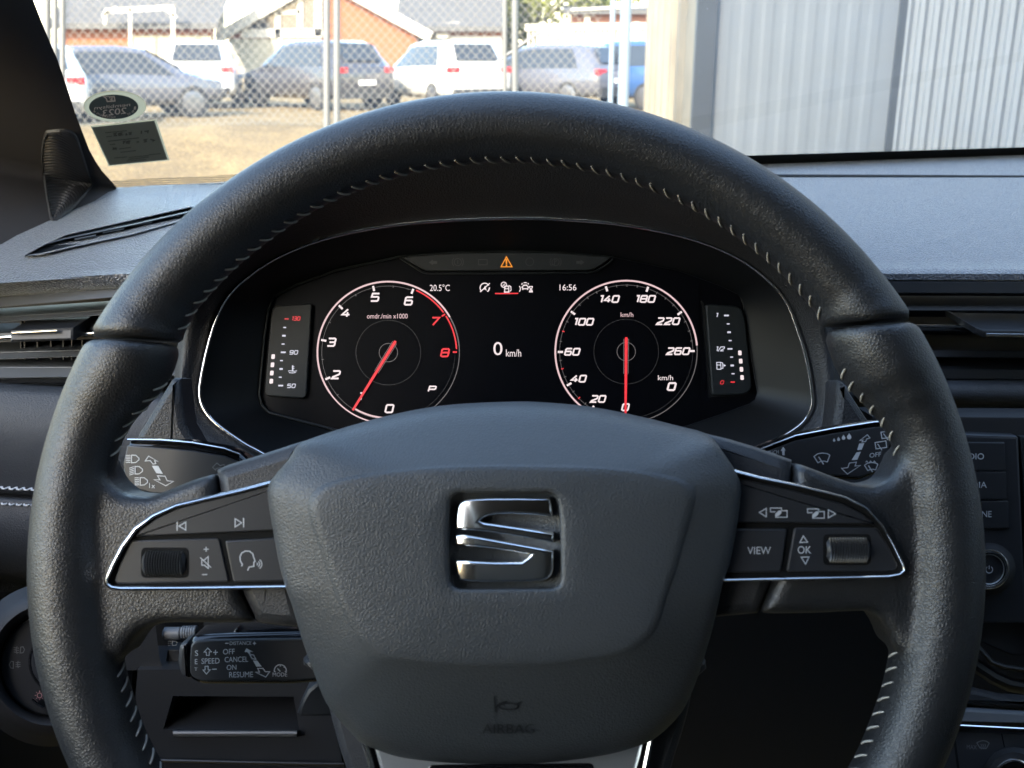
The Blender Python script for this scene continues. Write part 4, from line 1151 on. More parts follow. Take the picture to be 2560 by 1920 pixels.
# side gauges
mb = MB()
P = rounded([(679, 772), (690, 764), (780, 758), (766, 990), (757, 996), (668, 990), (662, 980)], 9, 3)
mb.plate([CL.at(p.x, p.y, 0.0065) for p in P], CL.n, 0.0035, M['pod'], 0.0008)
tg = cl.part('coolant_gauge', mb)
Z = lambda x, y: (640 + x * .16276, 740 + y * .16276)
mb = MB(); h = 0.0068
for (x, y, w, t, m) in [(470, 352, 62, 15, 'em_red'), (441, 483, 44, 18, 'em_cool'), (429, 610, 54, 28, 'em_cool'), (416, 738, 46, 18, 'em_cool'), (419, 865, 76, 24, 'em_cool'), (392, 992, 44, 18, 'em_cool'), (386, 1120, 52, 28, 'em_cool'), (373, 1247, 44, 18, 'em_cool'), (380, 1376, 76, 24, 'em_cool')]:
    stroke(mb, CL, [Z(x - w / 2, y), Z(x + w / 2, y)], t * .163, h, M[m])
for x, y in ((263, 931), (253, 1057), (243, 1183), (235, 1308)):
    area(mb, CL, [(p.x, p.y) for p in rounded([Z(x - 24, y - 36), Z(x + 30, y - 36), Z(x + 24, y + 36), Z(x - 30, y + 36)], 2.4, 3)], h, M['em_white'])
u, v = Z(612, 346); digits(mb, CL, '130', u, v, 8.6, 6.2, 1.7, h, M['em_red'], gap=.36)
u, v = Z(580, 866); digits(mb, CL, '90', u, v, 9.0, 8.0, 2.0, h, M['em_cool'], gap=.4)
u, v = Z(543, 1380); digits(mb, CL, '50', u, v, 9.0, 8.0, 2.0, h, M['em_cool'], gap=.4)
strokes(mb, CL, [[Z(563, 1066), Z(563, 1160)]], 3.4, h, M['em_cool'])
strokes(mb, CL, [[Z(575, 1085), Z(590, 1085)], [Z(575, 1112), Z(590, 1112)], [Z(492, 1152), Z(535, 1148), Z(590, 1156), Z(628, 1148)], [Z(505, 1176), Z(560, 1182), Z(615, 1174)]], 1.8, h, M['em_cool'])
cl.part('coolant_markings', mb, parent=tg)
mb = MB()
P = rounded([(1764, 760), (1842, 765), (1856, 774), (1864, 806), (1880, 966), (1872, 981), (1858, 986), (1780, 988)], 7, 3)
mb.plate([CL.at(p.x, p.y, 0.0065) for p in P], CL.n, 0.0035, M['pod'], 0.0008)
fg = cl.part('fuel_gauge', mb)
mb = MB()
stroke(mb, CL, [(1751, 752), (1758, 760), (1775, 995)], 7, 0.0045, M['gap']); stroke(mb, CL, [(1772, 991), (1860, 988), (1876, 980)], 6, 0.0045, M['gap'])
cl.part('fuel_gauge_gap', mb, parent=fg)
Z = lambda x, y: (1740 + x * .16276, 740 + y * .16276)
mb = MB()
for (x, y, w, t, m) in [(468, 299, 74, 24, 'em_cool'), (495, 428, 44, 18, 'em_cool'), (508, 556, 52, 28, 'em_cool'), (524, 685, 46, 18, 'em_cool'), (521, 812, 76, 22, 'em_cool'), (548, 938, 44, 18, 'em_cool'), (556, 1067, 52, 28, 'em_cool'), (569, 1193, 46, 18, 'em_cool'), (564, 1322, 68, 18, 'em_red')]:
    stroke(mb, CL, [Z(x - w / 2, y), Z(x + w / 2, y)], t * .163, h, M[m])
for x, y in ((674, 874), (687, 1000), (698, 1126), (708, 1252)):
    area(mb, CL, [(p.x, p.y) for p in rounded([Z(x - 28, y - 36), Z(x + 24, y - 36), Z(x + 28, y + 36), Z(x - 24, y + 36)], 2.4, 3)], h, M['em_white'])
u, v = Z(318, 294); digits(mb, CL, '1', u, v, 9, 8, 2.2, h, M['em_cool'])
u, v = Z(368, 812); digits(mb, CL, '1/2', u, v, 10, 8, 2.1, h, M['em_cool'], gap=.15)
u, v = Z(402, 1327); digits(mb, CL, '0', u, v, 8, 7.5, 1.5, h, M['em_red'])
strokes(mb, CL, [[Z(322, 1125), Z(318, 1020), Z(378, 1020), Z(384, 1125), Z(322, 1125)], [Z(325, 1060), Z(378, 1060)], [Z(384, 1020), Z(410, 1030), Z(414, 1110), Z(390, 1110)]], 2.0, h, M['em_cool'])
area(mb, CL, [Z(422, 1045), Z(462, 1067), Z(424, 1088)], h, M['em_cool'])
cl.part('fuel_markings', mb, parent=fg)

# warning lamp strip
mb = MB()
P = [(1004, 643), (1140, 633), (1280, 631), (1400, 633), (1528, 643), (1512, 656), (1486, 671), (1470, 675), (1280, 676), (1073, 677), (1059, 674), (1030, 658)]
mb.plate(on(CL, P, 0.0062), CL.n, 0.003, M['pod'], 0.0004)
bead(mb, CL, [(1000, 645), (1030, 664), (1056, 680), (1073, 684), (1280, 683), (1470, 682), (1490, 678), (1520, 660), (1532, 648)], 5, 0.003, 0.0058, M['pod'])
ws_ = cl.part('warning_strip', mb)
Z = lambda x, y: (1040 + x * .217, 610 + y * .217)
mb = MB(); h = 0.0066
stroke(mb, CL, [Z(1042, 148), Z(980, 262), Z(1106, 262)], 2.6, h, M['em_amber'], closed=True)
area(mb, CL, [Z(1030, 172), Z(1054, 172), Z(1049, 232), Z(1035, 232)], h, M['em_amber']); area(mb, CL, circ(*Z(1042, 245), 2.2, n=10)[:-1], h, M['em_amber'])
for sx, x in ((1, 195), (-1, 1895)):
    area(mb, CL, [Z(x - sx * 46, 212), Z(x, 178), Z(x, 196), Z(x + sx * 48, 196), Z(x + sx * 48, 228), Z(x, 228), Z(x, 244)], h, M['mark_faint'])
for x in (482, 1608):
    ring(mb, CL, *Z(x, 208), 9, 1.6, h, M['mark_faint'], 24)
    cx, cy = Z(x, 208)
    for s in (1, -1): stroke(mb, CL, [(cx + s * 14 * math.cos(R(t)), cy + 14 * math.sin(R(t))) for t in range(-45, 46, 15)], 1.6, h, M['mark_faint'])
stroke(mb, CL, [Z(1565, 240), Z(1595, 240), Z(1595, 175), Z(1625, 185), Z(1600, 210)], 1.5, h, M['mark_faint'])
stroke(mb, CL, [Z(482, 185), Z(482, 212), Z(482, 230)], 1.6, h, M['mark_faint'])
stroke(mb, CL, [Z(720, 180), Z(820, 180), Z(820, 240), Z(720, 240)], 1.6, h, M['mark_faint'], closed=True)
stroke(mb, CL, circ(*Z(1310, 205), 10, n=16), 1.5, h, M['mark_faint'])
cl.part('warning_symbols', mb, parent=ws_)

# display: the two dials
mb = MB()
mb.fill(on(CL, [(p.x, p.y) for p in rounded([(790, 686), (1748, 686), (1748, 1078), (1600, 1088), (1300, 1104), (1000, 1098), (790, 1062)], 10, 3)], 0.0036), M['screen'])
dsp = cl.part('display', mb)
h = 0.0041
def dial_arc(mb, c, r, a0, a1, w, m, hh=h, n=None):
    n = n or max(6, int(abs(a1 - a0) / 2.5))
    stroke(mb, CL, circ(c[0], c[1], r, a0, a1, n), w, hh, M[m])
def tick(mb, c, a, r0, r1, w, m):
    ca, sa = math.cos(R(a)), math.sin(R(a))
    stroke(mb, CL, [(c[0] + r0 * ca, c[1] - r0 * sa), (c[0] + r1 * ca, c[1] - r1 * sa)], w, h, M[m])
ZT = lambda x, y: (780 + x * .2411, 680 + y * .2411)
T = (971.0, 881.5)
mb = MB()
dial_arc(mb, T, 177.5, 30, 215, 4.2, 'em_pink'); dial_arc(mb, T, 177.5, 215, 262, 3.2, 'em_pink'); dial_arc(mb, T, 177.5, 5, 30, 3.0, 'em_grey'); dial_arc(mb, T, 177.5, -75, 5, 2.2, 'em_grey')
dial_arc(mb, T, 166.5, 69, 262, 1.0, 'em_grey'); dial_arc(mb, T, 166.5, -75, -2, 1.0, 'em_dim')
dial_arc(mb, T, 80.8, 0, 360, 1.1, 'em_dim'); dial_arc(mb, T, 23, 0, 360, 1.5, 'em_grey')
dial_arc(mb, T, 170.5, 36, 66, 3.6, 'em_red'); dial_arc(mb, T, 170.5, 3, 32.5, 3.6, 'em_red')
dial_arc(mb, T, 163.5, 239.5, 273, 4.2, 'em_pink')
for a in (68.6, 103, 136.4, 169.3, 203): tick(mb, T, a, 158, 171, 5.2, 'em_white')
for a in (0.5, 34.2): tick(mb, T, a, 161, 171.5, 4.0, 'em_red')
for a in (85.8, 119.7, 152.8, 186, 219.8): tick(mb, T, a, 162, 168, 1.8, 'em_grey')
for s, x, y, m in (('0', 803, 1417, 'em_white'), ('2', 248, 1065, 'em_white'), ('3', 203, 728, 'em_white'), ('4', 352, 425, 'em_white'), ('5', 655, 262, 'em_white'), ('6', 1003, 300, 'em_white'), ('7', 1276, 512, 'em_red'), ('8', 1380, 837, 'em_red')):
    u, v = ZT(x, y); digits(mb, CL, s, u, v, 18.6, 17.5, 4.3, h, M[m], shear=.22)
u, v = ZT(1247, 1212); digits(mb, CL, 'P', u, v, 12.5, 16, 3.6, h, M['em_white'], shear=.3)
u, v = ZT(500, 1290); digits(mb, CL, '1', u, v, 17, 13, 3.8, h, M['em_white'], shear=.25)
u0, v0 = ZT(570, 432); u1, v1 = ZT(992, 482); text(mb, CL, 'omdr./min x1000', u0, v0, u1, v1, h, M['em_pink'])
cl.part('tachometer', mb, parent=dsp)
def needle(c, tail, tip, name):
    mb = MB(); hh = 0.0052
    t = Vector(tail); p = Vector(tip); d = (p - t).normalized(); n = Vector((-d.y, d.x))
    for s in (1, -1):
        q = [t + d * 4 + n * s * 6, t + d * 92 + n * s * 5.4]
        stroke(mb, CL, q, 1.6, hh - .0004, M['em_grey'])
    L = (p - t).length
    area(mb, CL, [t + n * 2.6, t + d * 5 + n * 3.9, t + d * L * .62 + n * 3.1, p + n * 2.7, p - n * 2.7, t + d * L * .62 - n * 3.1, t + d * 5 - n * 3.9, t - n * 2.6], hh, M['em_red'])
    cl.part(name, mb, parent=dsp)
needle(T, ZT(867, 715), ZT(422, 1434), 'needle')

ZS = lambda x, y: (1360 + x * .2411, 680 + y * .2411)
S = (1565.6, 879.0)
mb = MB()
dial_arc(mb, S, 177.3, 5, 240, 4.2, 'em_pink'); dial_arc(mb, S, 177.3, -90, 5, 2.2, 'em_grey')
dial_arc(mb, S, 166.5, 2, 262, 1.0, 'em_grey'); dial_arc(mb, S, 166.5, -90, 0, 1.0, 'em_dim')
dial_arc(mb, S, 80.8, 0, 360, 1.1, 'em_dim'); dial_arc(mb, S, 23, 0, 360, 1.5, 'em_grey')
for a in (0.5, 35.7, 71.3, 107.4, 144, 180.3, 209.8, 239.2): tick(mb, S, a, 158, 171, 5.2, 'em_white')
mins = [a0 + (a1 - a0) * k / 4 for a0, a1 in ((0.5, 35.7), (35.7, 71.3), (71.3, 107.4), (107.4, 144), (144, 180.3), (180.3, 209.8), (209.8, 239.2)) for k in (1, 2, 3)]
for a in mins:
    red = min(abs(a - 162.1), abs(a - 195), abs(a - 224.5)) < 1.5
    tick(mb, S, a, 162, 168.5, 2.6 if red else 1.7, 'em_red' if red else 'em_grey')
for s, x, y in (('20', 562, 1316), ('40', 360, 1106), ('60', 294, 827), ('100', 406, 516), ('140', 672, 280), ('180', 1046, 279), ('220', 1288, 510), ('260', 1392, 821)):
    u, v = ZS(x, y); digits(mb, CL, s, u, v, 15.6, 14.6, 3.9, h, M['em_white'], shear=.28, gap=.36)
u, v = ZS(845, 1402); digits(mb, CL, '0', u, v, 16, 15, 4.0, h, M['em_white'], shear=.25)
u, v = ZS(1324, 1188); digits(mb, CL, '0', u, v, 17.5, 17, 4.6, h, M['em_white'], shear=.25)
u0, v0 = ZS(795, 418); u1, v1 = ZS(926, 466); text(mb, CL, 'km/h', u0, v0, u1, v1, h, M['em_pink'])
u0, v0 = ZS(1182, 1070); u1, v1 = ZS(1338, 1122); text(mb, CL, 'km/h', u0, v0, u1, v1, h, M['em_white'])
cl.part('speedometer', mb, parent=dsp)
needle(S, ZS(853, 676), ZS(845, 1480), 'needle')

# display: figures and symbols between the dials
mb = MB()
text(mb, CL, '20.5°C', 1074.5, 711, 1124.5, 727.5, h, M['em_white'])
cl.part('readout', mb, parent=dsp); mb = MB()
text(mb, CL, '16:56', 1399, 711, 1441, 726, h, M['em_white'])
cl.part('readout', mb, parent=dsp); mb = MB()
text(mb, CL, '0', 1233.5, 855, 1256, 888, h, M['em_white'])
text(mb, CL, 'km/h', 1265, 873.5, 1303, 891.5, h, M['em_white'])
Z = lambda x, y: (1040 + x * .217, 610 + y * .217)
cl.part('readout', mb, parent=dsp); mb = MB()
stroke(mb, CL, [Z(910, 571), Z(1178, 569)], 3.0, h, M['em_red'])
c = Z(792, 505)
dial_arc(mb, c, 11.5, 30, 230, 2.6, 'em_white'); dial_arc(mb, c, 11.5, -55, 5, 3.0, 'em_white')
stroke(mb, CL, [Z(740, 552), Z(850, 452)], 2.4, h, M['em_white'])
area(mb, CL, [Z(775, 522), Z(796, 478), Z(815, 540), Z(800, 525)], h, M['em_white'])
c = Z(1012, 470); dial_arc(mb, c, 6.6, 0, 360, 2.2, 'em_white', n=20); stroke(mb, CL, [Z(996, 486), Z(1026, 455)], 1.8, h, M['em_white'])
for P in ([Z(1022, 552), Z(1022, 485), Z(1068, 485), Z(1068, 552)],): stroke(mb, CL, P, 2.6, h, M['em_white'], closed=True)
stroke(mb, CL, [Z(1012, 555), Z(1078, 555)], 2.6, h, M['em_white']); stroke(mb, CL, [Z(1022, 515), Z(1068, 515)], 2.2, h, M['em_white'])
stroke(mb, CL, [Z(1070, 478), Z(1092, 490), Z(1096, 530), Z(1088, 542), Z(1080, 540)], 2.0, h, M['em_white'])
stroke(mb, CL, [Z(1236, 474), Z(1280, 474)], 2.4, h, M['em_white'])
stroke(mb, CL, [Z(1228, 492), Z(1240, 476), Z(1276, 476), Z(1290, 492), Z(1290, 515), Z(1228, 515)], 2.4, h, M['em_white'], closed=True)
strokes(mb, CL, [[Z(1214, 500), Z(1228, 494)], [Z(1292, 494), Z(1306, 500)], [Z(1232, 518), Z(1232, 530)], [Z(1286, 518), Z(1286, 530)], [Z(1216, 470), Z(1226, 450)], [Z(1240, 448), Z(1262, 444), Z(1278, 448)], [Z(1296, 466), Z(1290, 450)],
                 [Z(1190, 485), Z(1198, 495), Z(1204, 520), Z(1192, 550)], [Z(1302, 490), Z(1346, 490)], [Z(1302, 552), Z(1346, 552)], [Z(1308, 494), Z(1312, 508), Z(1336, 532), Z(1340, 550)], [Z(1340, 494), Z(1336, 508), Z(1312, 532), Z(1308, 550)]], 2.2, h, M['em_white'])
area(mb, CL, [Z(1312, 550), Z(1324, 528), Z(1338, 550)], h, M['em_white'])
cl.part('menu_symbols', mb, parent=dsp)
# ================================================================== steering wheel
WH = tilt_plane(1266, 1418, 0.398, 20)
WU, WV = 1266.0, 1420.0
W0 = WH.at(WU, WV)
wheel = Thing('steering_wheel', 'black leather steering wheel with pale stitching, chrome trim and silver emblem', 'steering wheel', W0 - WH.n * 0.03)

OUTER = 1191.0
# inner edge radius (picture units) by angle, anticlockwise from the right
INNER = [(-120, 996), (-60, 996), (-30, 996), (-20, 990), (-12, 985), (0, 988), (9, 996), (14, 1008), (18, 1012), (21, 1003), (24, 984), (28, 963), (31, 962), (34, 972), (37, 992), (40, 1004),
         (50, 1007), (65, 1011), (90, 1013), (115, 1014), (130, 1010), (140, 1008), (143.5, 998), (147, 976), (150, 965), (153, 968), (156, 984), (159, 1003), (162, 1012), (166, 1010), (171, 998), (180, 986),
         (190, 985), (198, 990), (205, 996), (240, 996)]
def inner_r(a):
    a = ((a + 120) % 360) - 120
    for (a0, r0), (a1, r1) in zip(INNER, INNER[1:]):
        if a0 <= a <= a1:
            t = (a - a0) / (a1 - a0); t = t * t * (3 - 2 * t)
            return r0 + (r1 - r0) * t
    return 996
PXM = WH.scale(1266, 1420)
def rim_frame(a):
    r = (OUTER + inner_r(a)) / 2
    c = WH.at(WU + r * math.cos(R(a)), WV - r * math.sin(R(a)))
    inn = (W0 - c); inn -= WH.n * inn.dot(WH.n); inn.normalize()
    half = (OUTER - inner_r(a)) / 2 * 0.962 * PXM * ((c - CAMP).dot(FWD) / 0.398)
    return c, inn, half
def rim_point(a, phi, extra=0.0, k=1.0):
    """phi 0 faces the hub, 90 faces the driver"""
    c, inn, half = rim_frame(a)
    s = half * k + extra
    return c + inn * (math.cos(R(phi)) * s) + WH.n * (math.sin(R(phi)) * s * 1.12)

SEAM_R, SEAM_L = 34.4, 148.0
def rim_rows(a0, a1, n, round_a0=True, round_a1=True, nphi=40, skew0=0, skew1=0):
    angs = []; ks = []
    for i in range(n + 1):
        angs.append(a0 + (a1 - a0) * i / n)
    rows = []
    L = abs(a1 - a0)
    for a in angs:
        k = 1.0
        for end, flag in ((a0, round_a0), (a1, round_a1)):
            d = abs(a - end)
            if flag and d < 1.1:
                t = 1 - d / 1.1
                k = min(k, 1 - 0.10 * t ** 2.5)
        row = []
        w0 = max(0, 1 - abs(a - a0) / 14); w1 = max(0, 1 - abs(a - a1) / 14)
        for j in range(nphi):
            phi = 360 * j / nphi
            aa = a + (skew0 * w0 + skew1 * w1) * (-math.cos(R(phi)))
            row.append(rim_point(aa, phi, 0, k))
        rows.append(row)
    return rows

mb = MB()
rows = rim_rows(SEAM_R, SEAM_L, 150, skew0=-2.6, skew1=2.6)
mb.grid(rows, M['leather'], closed_u=True)
for r in (rows[0], rows[-1]): mb.fill(r, M['leather'])
rim = wheel.part('rim', mb, smooth=60)
recalc(rim)

# lower grips, spokes and bottom of the rim: one leather cover, fused
src = MB()
rows = rim_rows(SEAM_L + 0.5, SEAM_R + 360 - 0.5, 260, skew0=2.6, skew1=-2.6)
src.grid(rows, M['leather'], closed_u=True)
for r in (rows[0], rows[-1]): src.fill(r, M['leather'])
def slab(mbx, P, h0, h1, m, bevel):
    pts = on(WH, P, h1)
    mbx.plate(pts, WH.n, h1 - h0, m, bevel)
    mbx.fill([p - WH.n * (h1 - h0) for p in pts], m)
spokeL = [(180, 1190), (255, 1150), (244, 1160), (266, 1206), (302, 1238), (366, 1244), (417, 1224), (471, 1202), (531, 1184), (548, 1330), (600, 1500), (634, 1562), (500, 1562), (400, 1562), (352, 1578), (318, 1612), (300, 1650), (190, 1640)]
spokeR = [(2340, 1190), (2270, 1120), (2270, 1124), (2252, 1166), (2230, 1202), (2190, 1216), (2150, 1212), (2085, 1190), (2031, 1169), (1993, 1155), (1985, 1300), (1943, 1453), (1905, 1540), (2050, 1538), (2176, 1532), (2204, 1545), (2232, 1590), (2244, 1630), (2330, 1630)]
for P in (spokeL, spokeR):
    slab(src, P, -0.016, 0.0085, M['leather'], 0.004)
tmp = link('leather_cover', src, None, 0)
recalc(tmp)
md = tmp.modifiers.new('fuse', 'REMESH'); md.mode = 'VOXEL'; md.voxel_size = 0.0016
sm = tmp.modifiers.new('soften', 'SMOOTH'); sm.factor = 0.5; sm.iterations = 9
dg = bpy.context.evaluated_depsgraph_get()
me = bpy.data.meshes.new_from_object(tmp.evaluated_get(dg))
bpy.data.objects.remove(tmp)
cov = MB(); cov.add([v.co.copy() for v in me.vertices], [list(p.vertices) for p in me.polygons], M['leather'])
bpy.data.meshes.remove(me)
grip = wheel.part('leather_grip', cov, smooth=180)

# vinyl pieces of the spokes between the leather and the hub
covL = [(534, 1176), (560, 1164), (647, 1137), (720, 1113), (766, 1099), (764, 1136), (730, 1195), (706, 1260), (730, 1400), (745, 1480), (770, 1575), (700, 1570), (650, 1564), (634, 1560), (604, 1500), (556, 1335)]
covR = [(1988, 1151), (1950, 1137), (1896, 1118), (1830, 1098), (1762, 1082), (1772, 1130), (1796, 1185), (1816, 1260), (1800, 1400), (1780, 1460), (1755, 1552), (1840, 1544), (1902, 1538), (1938, 1453), (1978, 1300)]
for P in (covL, covR):
    mb = MB(); slab(mb, P, -0.018, 0.0055, M['spoke'], 0.005)
    wheel.part('spoke_cover', mb, smooth=50)
mb = MB()   # lower spoke
low = spline([(820, 1640), (800, 1700), (812, 1751), (828, 1813), (846, 1880), (861, 1925), (900, 2060), (960, 2240), (1010, 2480), (1520, 2480), (1580, 2240), (1650, 2060), (1683, 1920), (1705, 1850), (1726, 1773), (1730, 1720), (1700, 1640)], 4, True)
slab(mb, [(p.x, p.y) for p in low], -0.050, -0.0245, M['spoke'], 0.004)
wheel.part('lower_spoke', mb, smooth=50)
mb = MB()
mb.plate(on(WH, [(922, 1830), (938, 1890), (952, 1940), (975, 2040), (1010, 2230), (1510, 2230), (1560, 2040), (1590, 1940), (1604, 1890), (1618, 1820)], -0.0185), WH.n, 0.01, M['satin'], 0.002)
trim = wheel.part('lower_trim', mb, label='satin silver trim of the lower spoke')
mb = MB()
mb.plate(on(WH, rounded([(1070, 1913), (1484, 1908), (1500, 2070), (1060, 2070)], 14), -0.0181), WH.n, 0.0035, M['gloss'], 0.0004)
wheel.part('trim_opening', mb, parent=trim)
mb = MB()
bead(mb, WH, [(905, 1835), (918, 1880), (929, 1920), (950, 2010), (985, 2230)], [22, 22, 21, 20, 20], -0.0225, -0.0165, M['chrome']); wheel.part('chrome_edge', mb, parent=trim); mb = MB()
bead(mb, WH, [(1633, 1825), (1623, 1870), (1612, 1925), (1590, 2010), (1540, 2230)], [20] * 5, -0.0225, -0.0165, M['chrome'])
wheel.part('chrome_edge', mb, parent=trim)

# ------------------------------------------------------------------ airbag cover
AU, AV = 1263.0, 1352.0
SIL = [(1280, 1004), (1123, 1012), (1000, 1032), (877, 1064), (784, 1094), (745, 1112), (722, 1148), (697, 1177), (676, 1202), (668, 1224), (671, 1257), (683, 1330), (698, 1410), (715, 1472),
       (729, 1511), (757, 1604), (788, 1690), (812, 1751), (840, 1791), (877, 1831), (901, 1856), (957, 1880), (1018, 1896), (1141, 1908), (1295, 1910), (1403, 1903), (1526, 1885), (1618, 1857), (1643, 1842),
       (1677, 1812), (1712, 1768), (1745, 1690), (1776, 1590), (1796, 1510), (1809, 1450), (1824, 1410), (1842, 1318), (1850, 1257), (1853, 1215), (1843, 1186), (1828, 1160), (1806, 1128), (1770, 1086), (1701, 1066), (1578, 1036), (1470, 1016), (1363, 1006)]
CRE = [(1280, 1161), (1123, 1164), (1000, 1174), (877, 1192), (815, 1210), (782, 1232), (771, 1262), (776, 1300), (797, 1364), (815, 1417), (832, 1468), (848, 1508), (877, 1564), (905, 1608), (941, 1641), (987, 1655), (1080, 1666),
       (1203, 1671), (1360, 1667), (1403, 1663), (1495, 1651), (1557, 1637), (1603, 1611), (1643, 1564), (1666, 1490), (1688, 1430), (1702, 1380), (1726, 1290), (1737, 1250), (1733, 1222), (1712, 1203), (1670, 1190), (1578, 1174), (1455, 1165)]
REC = rounded([(1122, 1229), (1395, 1229), (1404, 1300), (1406, 1474), (1124, 1476), (1119, 1400), (1119, 1300)], 34, 6)
NS = 180
def polar(P, sm=True):
    """resample a star-shaped outline at NS even angles"""
    Q = [(p.x, p.y) for p in (spline(P, 6, True) if sm else [Vector(p[:2]) for p in P])]
    out = []
    for i in range(NS):
        a = 2 * math.pi * i / NS; dx, dy = math.cos(a), -math.sin(a); best = None
        for j in range(len(Q)):
            x0, y0 = Q[j - 1][0] - AU, Q[j - 1][1] - AV; ex, ey = Q[j][0] - AU - x0, Q[j][1] - AV - y0
            den = dx * ey - dy * ex
            if abs(den) < 1e-9: continue
            t = (x0 * ey - y0 * ex) / den; s = (x0 * dy - y0 * dx) / den
            if t > 0 and -1e-6 <= s <= 1 + 1e-6 and (best is None or t > best): best = t
        out.append(best if best else out[-1])
    return out
pS, pC, pR = polar(SIL), polar(CRE), polar(REC, False)
def loop(rad, h):
    out = []
    for i in range(NS):
        a = 2 * math.pi * i / NS
        hh = h(i) if callable(h) else h
        out.append(WH.at(AU + rad[i] * math.cos(a), AV - rad[i] * math.sin(a), hh))
    return out
mix = lambda A, B, t: [x + (y - x) * t for x, y in zip(A, B)]
def pw(x, T):
    for (x0, y0), (x1, y1) in zip(T, T[1:]):
        if x <= x1: return y0 + (y1 - y0) * max(0, (x - x0)) / (x1 - x0)
    return T[-1][1]
HS = [(1000, -.020), (1040, -.014), (1075, -.006), (1092, .003), (1112, .0092), (1180, .0125), (1490, .0125), (1600, .006), (1700, 0), (1800, -.007), (1915, -.0135)]
hs = [pw(AV - pS[i] * -math.sin(2 * math.pi * i / NS) * -1, HS) for i in range(NS)]
HC = 0.0225
def mid(t, e): return loop(mix(pS, pC, t), lambda i: hs[i] + (HC - hs[i]) * e)
loops = [loop(pS, lambda i: hs[i] - .035), loop(pS, lambda i: hs[i] - .010), loop(pS, lambda i: hs[i] - .001), mid(.012, .13), mid(.05, .27), mid(.12, .40), mid(.22, .50), mid(.36, .60), mid(.55, .73), mid(.78, .875), mid(.92, .955), mid(.975, .985), mid(1.0, .998),
         loop(mix(pS, pC, 1.02), HC + .0006), loop(mix(pC, pR, .08), HC + .0012), loop(mix(pC, pR, .25), HC + .0018), loop(mix(pC, pR, .5), HC + .0024), loop(mix(pC, pR, .8), HC + .0028), loop(mix(pC, pR, .96), HC + .0029),
         loop([r - 1 for r in pR], HC + .0024), loop([r - 3 for r in pR], HC + .0012), loop([r - 5 for r in pR], HC - .0025)]
abm = MB(); abm.grid(loops, M['airbag'], closed_u=True); abm.fill(loops[-1], M['airbag'])
airbag = wheel.part('airbag_cover', abm, smooth=75)
recalc(airbag)
AH = Hit(abm)
# raised writing
mb = MB()
class Lift:
    def __init__(s, S): s.S = S
    def at(s, u, v, h=0): return s.S.at(u, v, h)
text(mb, AH, 'AIRBAG', 1206, 1808, 1336, 1832, 0.0004, M['airbag_mark'])
stroke(mb, AH, [(1236, 1738), (1238, 1778)], 4, 0.0004, M['airbag_mark'])
stroke(mb, AH, [(1238, 1768), (1250, 1757), (1268, 1752)], 5, 0.0004, M['airbag_mark'])
stroke(mb, AH, circ(1272, 1764, 24, n=24, ry=8), 4, 0.0004, M['airbag_mark'])
stroke(mb, AH, [(1292, 1758), (1304, 1752)], 4, 0.0004, M['airbag_mark'])
wheel.part('airbag_lettering', mb, parent=airbag)

# emblem
mb = MB()
E = lambda x, y: (1040 + .1989 * x, 1180 + .1989 * y)
top = [E(*p) for p in [(486, 735), (488, 640), (495, 540), (510, 440), (545, 385), (600, 352), (700, 335), (900, 325), (1300, 322), (1690, 330), (1712, 440), (1725, 575), (1500, 545), (1200, 530), (1000, 538), (900, 556), (830, 590), (800, 620), (850, 635), (1000, 655), (1400, 715), (1735, 772), (1738, 905), (1400, 835), (1100, 785), (800, 745), (640, 738)]]
bot = [E(*p) for p in [(482, 785), (640, 795), (800, 818), (1200, 890), (1500, 945), (1736, 990), (1738, 1100), (1735, 1230), (1715, 1300), (1670, 1350), (1600, 1380), (1400, 1395), (1000, 1400), (700, 1395), (535, 1385), (500, 1290), (485, 1200), (484, 1108), (700, 1125), (1000, 1135), (1330, 1138), (1400, 1085), (1445, 1045), (1200, 1000), (900, 960), (700, 942), (486, 938)]]
ES = Plane(WH.at(1263, 1352, HC + .0034), WH.n)
import bmesh
EX = (WH.at(1300, 1352) - WH.at(1200, 1352)).normalized(); EY = WH.n.cross(EX)
def dome(p):
    d = p - ES.o; x, y = d.dot(EX) / 0.0228, d.dot(EY) / 0.0195
    return p - WH.n * ((0.0042 if x < 0 else 0.0018) * x ** 4 + 0.0010 * y ** 4 + 0.0010 * (x * x + y * y))
for P in (top, bot):
    f = on(ES, P); n = WH.n; k = len(P)
    r0 = [p - n * 0.008 for p in f]; r1 = [dome(p) - n * 0.0014 for p in f]
    q1 = inset(f, n, 0.0004); q2 = inset(f, n, 0.0012)
    mb.grid([r0, r1, [dome(p) - n * 0.0004 for p in q1], [dome(p) for p in q2]], M['chrome_bright'], closed_u=True)
    bm = bmesh.new(); vs = [bm.verts.new(p) for p in q2]; fc = bm.faces.new(vs)
    bmesh.ops.triangulate(bm, faces=[fc])
    for it in range(3): bmesh.ops.subdivide_edges(bm, edges=bm.edges[:], cuts=1, use_grid_fill=True)
    bm.verts.index_update()
    mb.add([dome(v.co) for v in bm.verts], [[v.index for v in q.verts] for q in bm.faces], M['chrome_bright']); bm.free()
emblem = wheel.part('emblem', mb, parent=airbag, label='chrome slashed S emblem', smooth=50)
recalc(emblem)

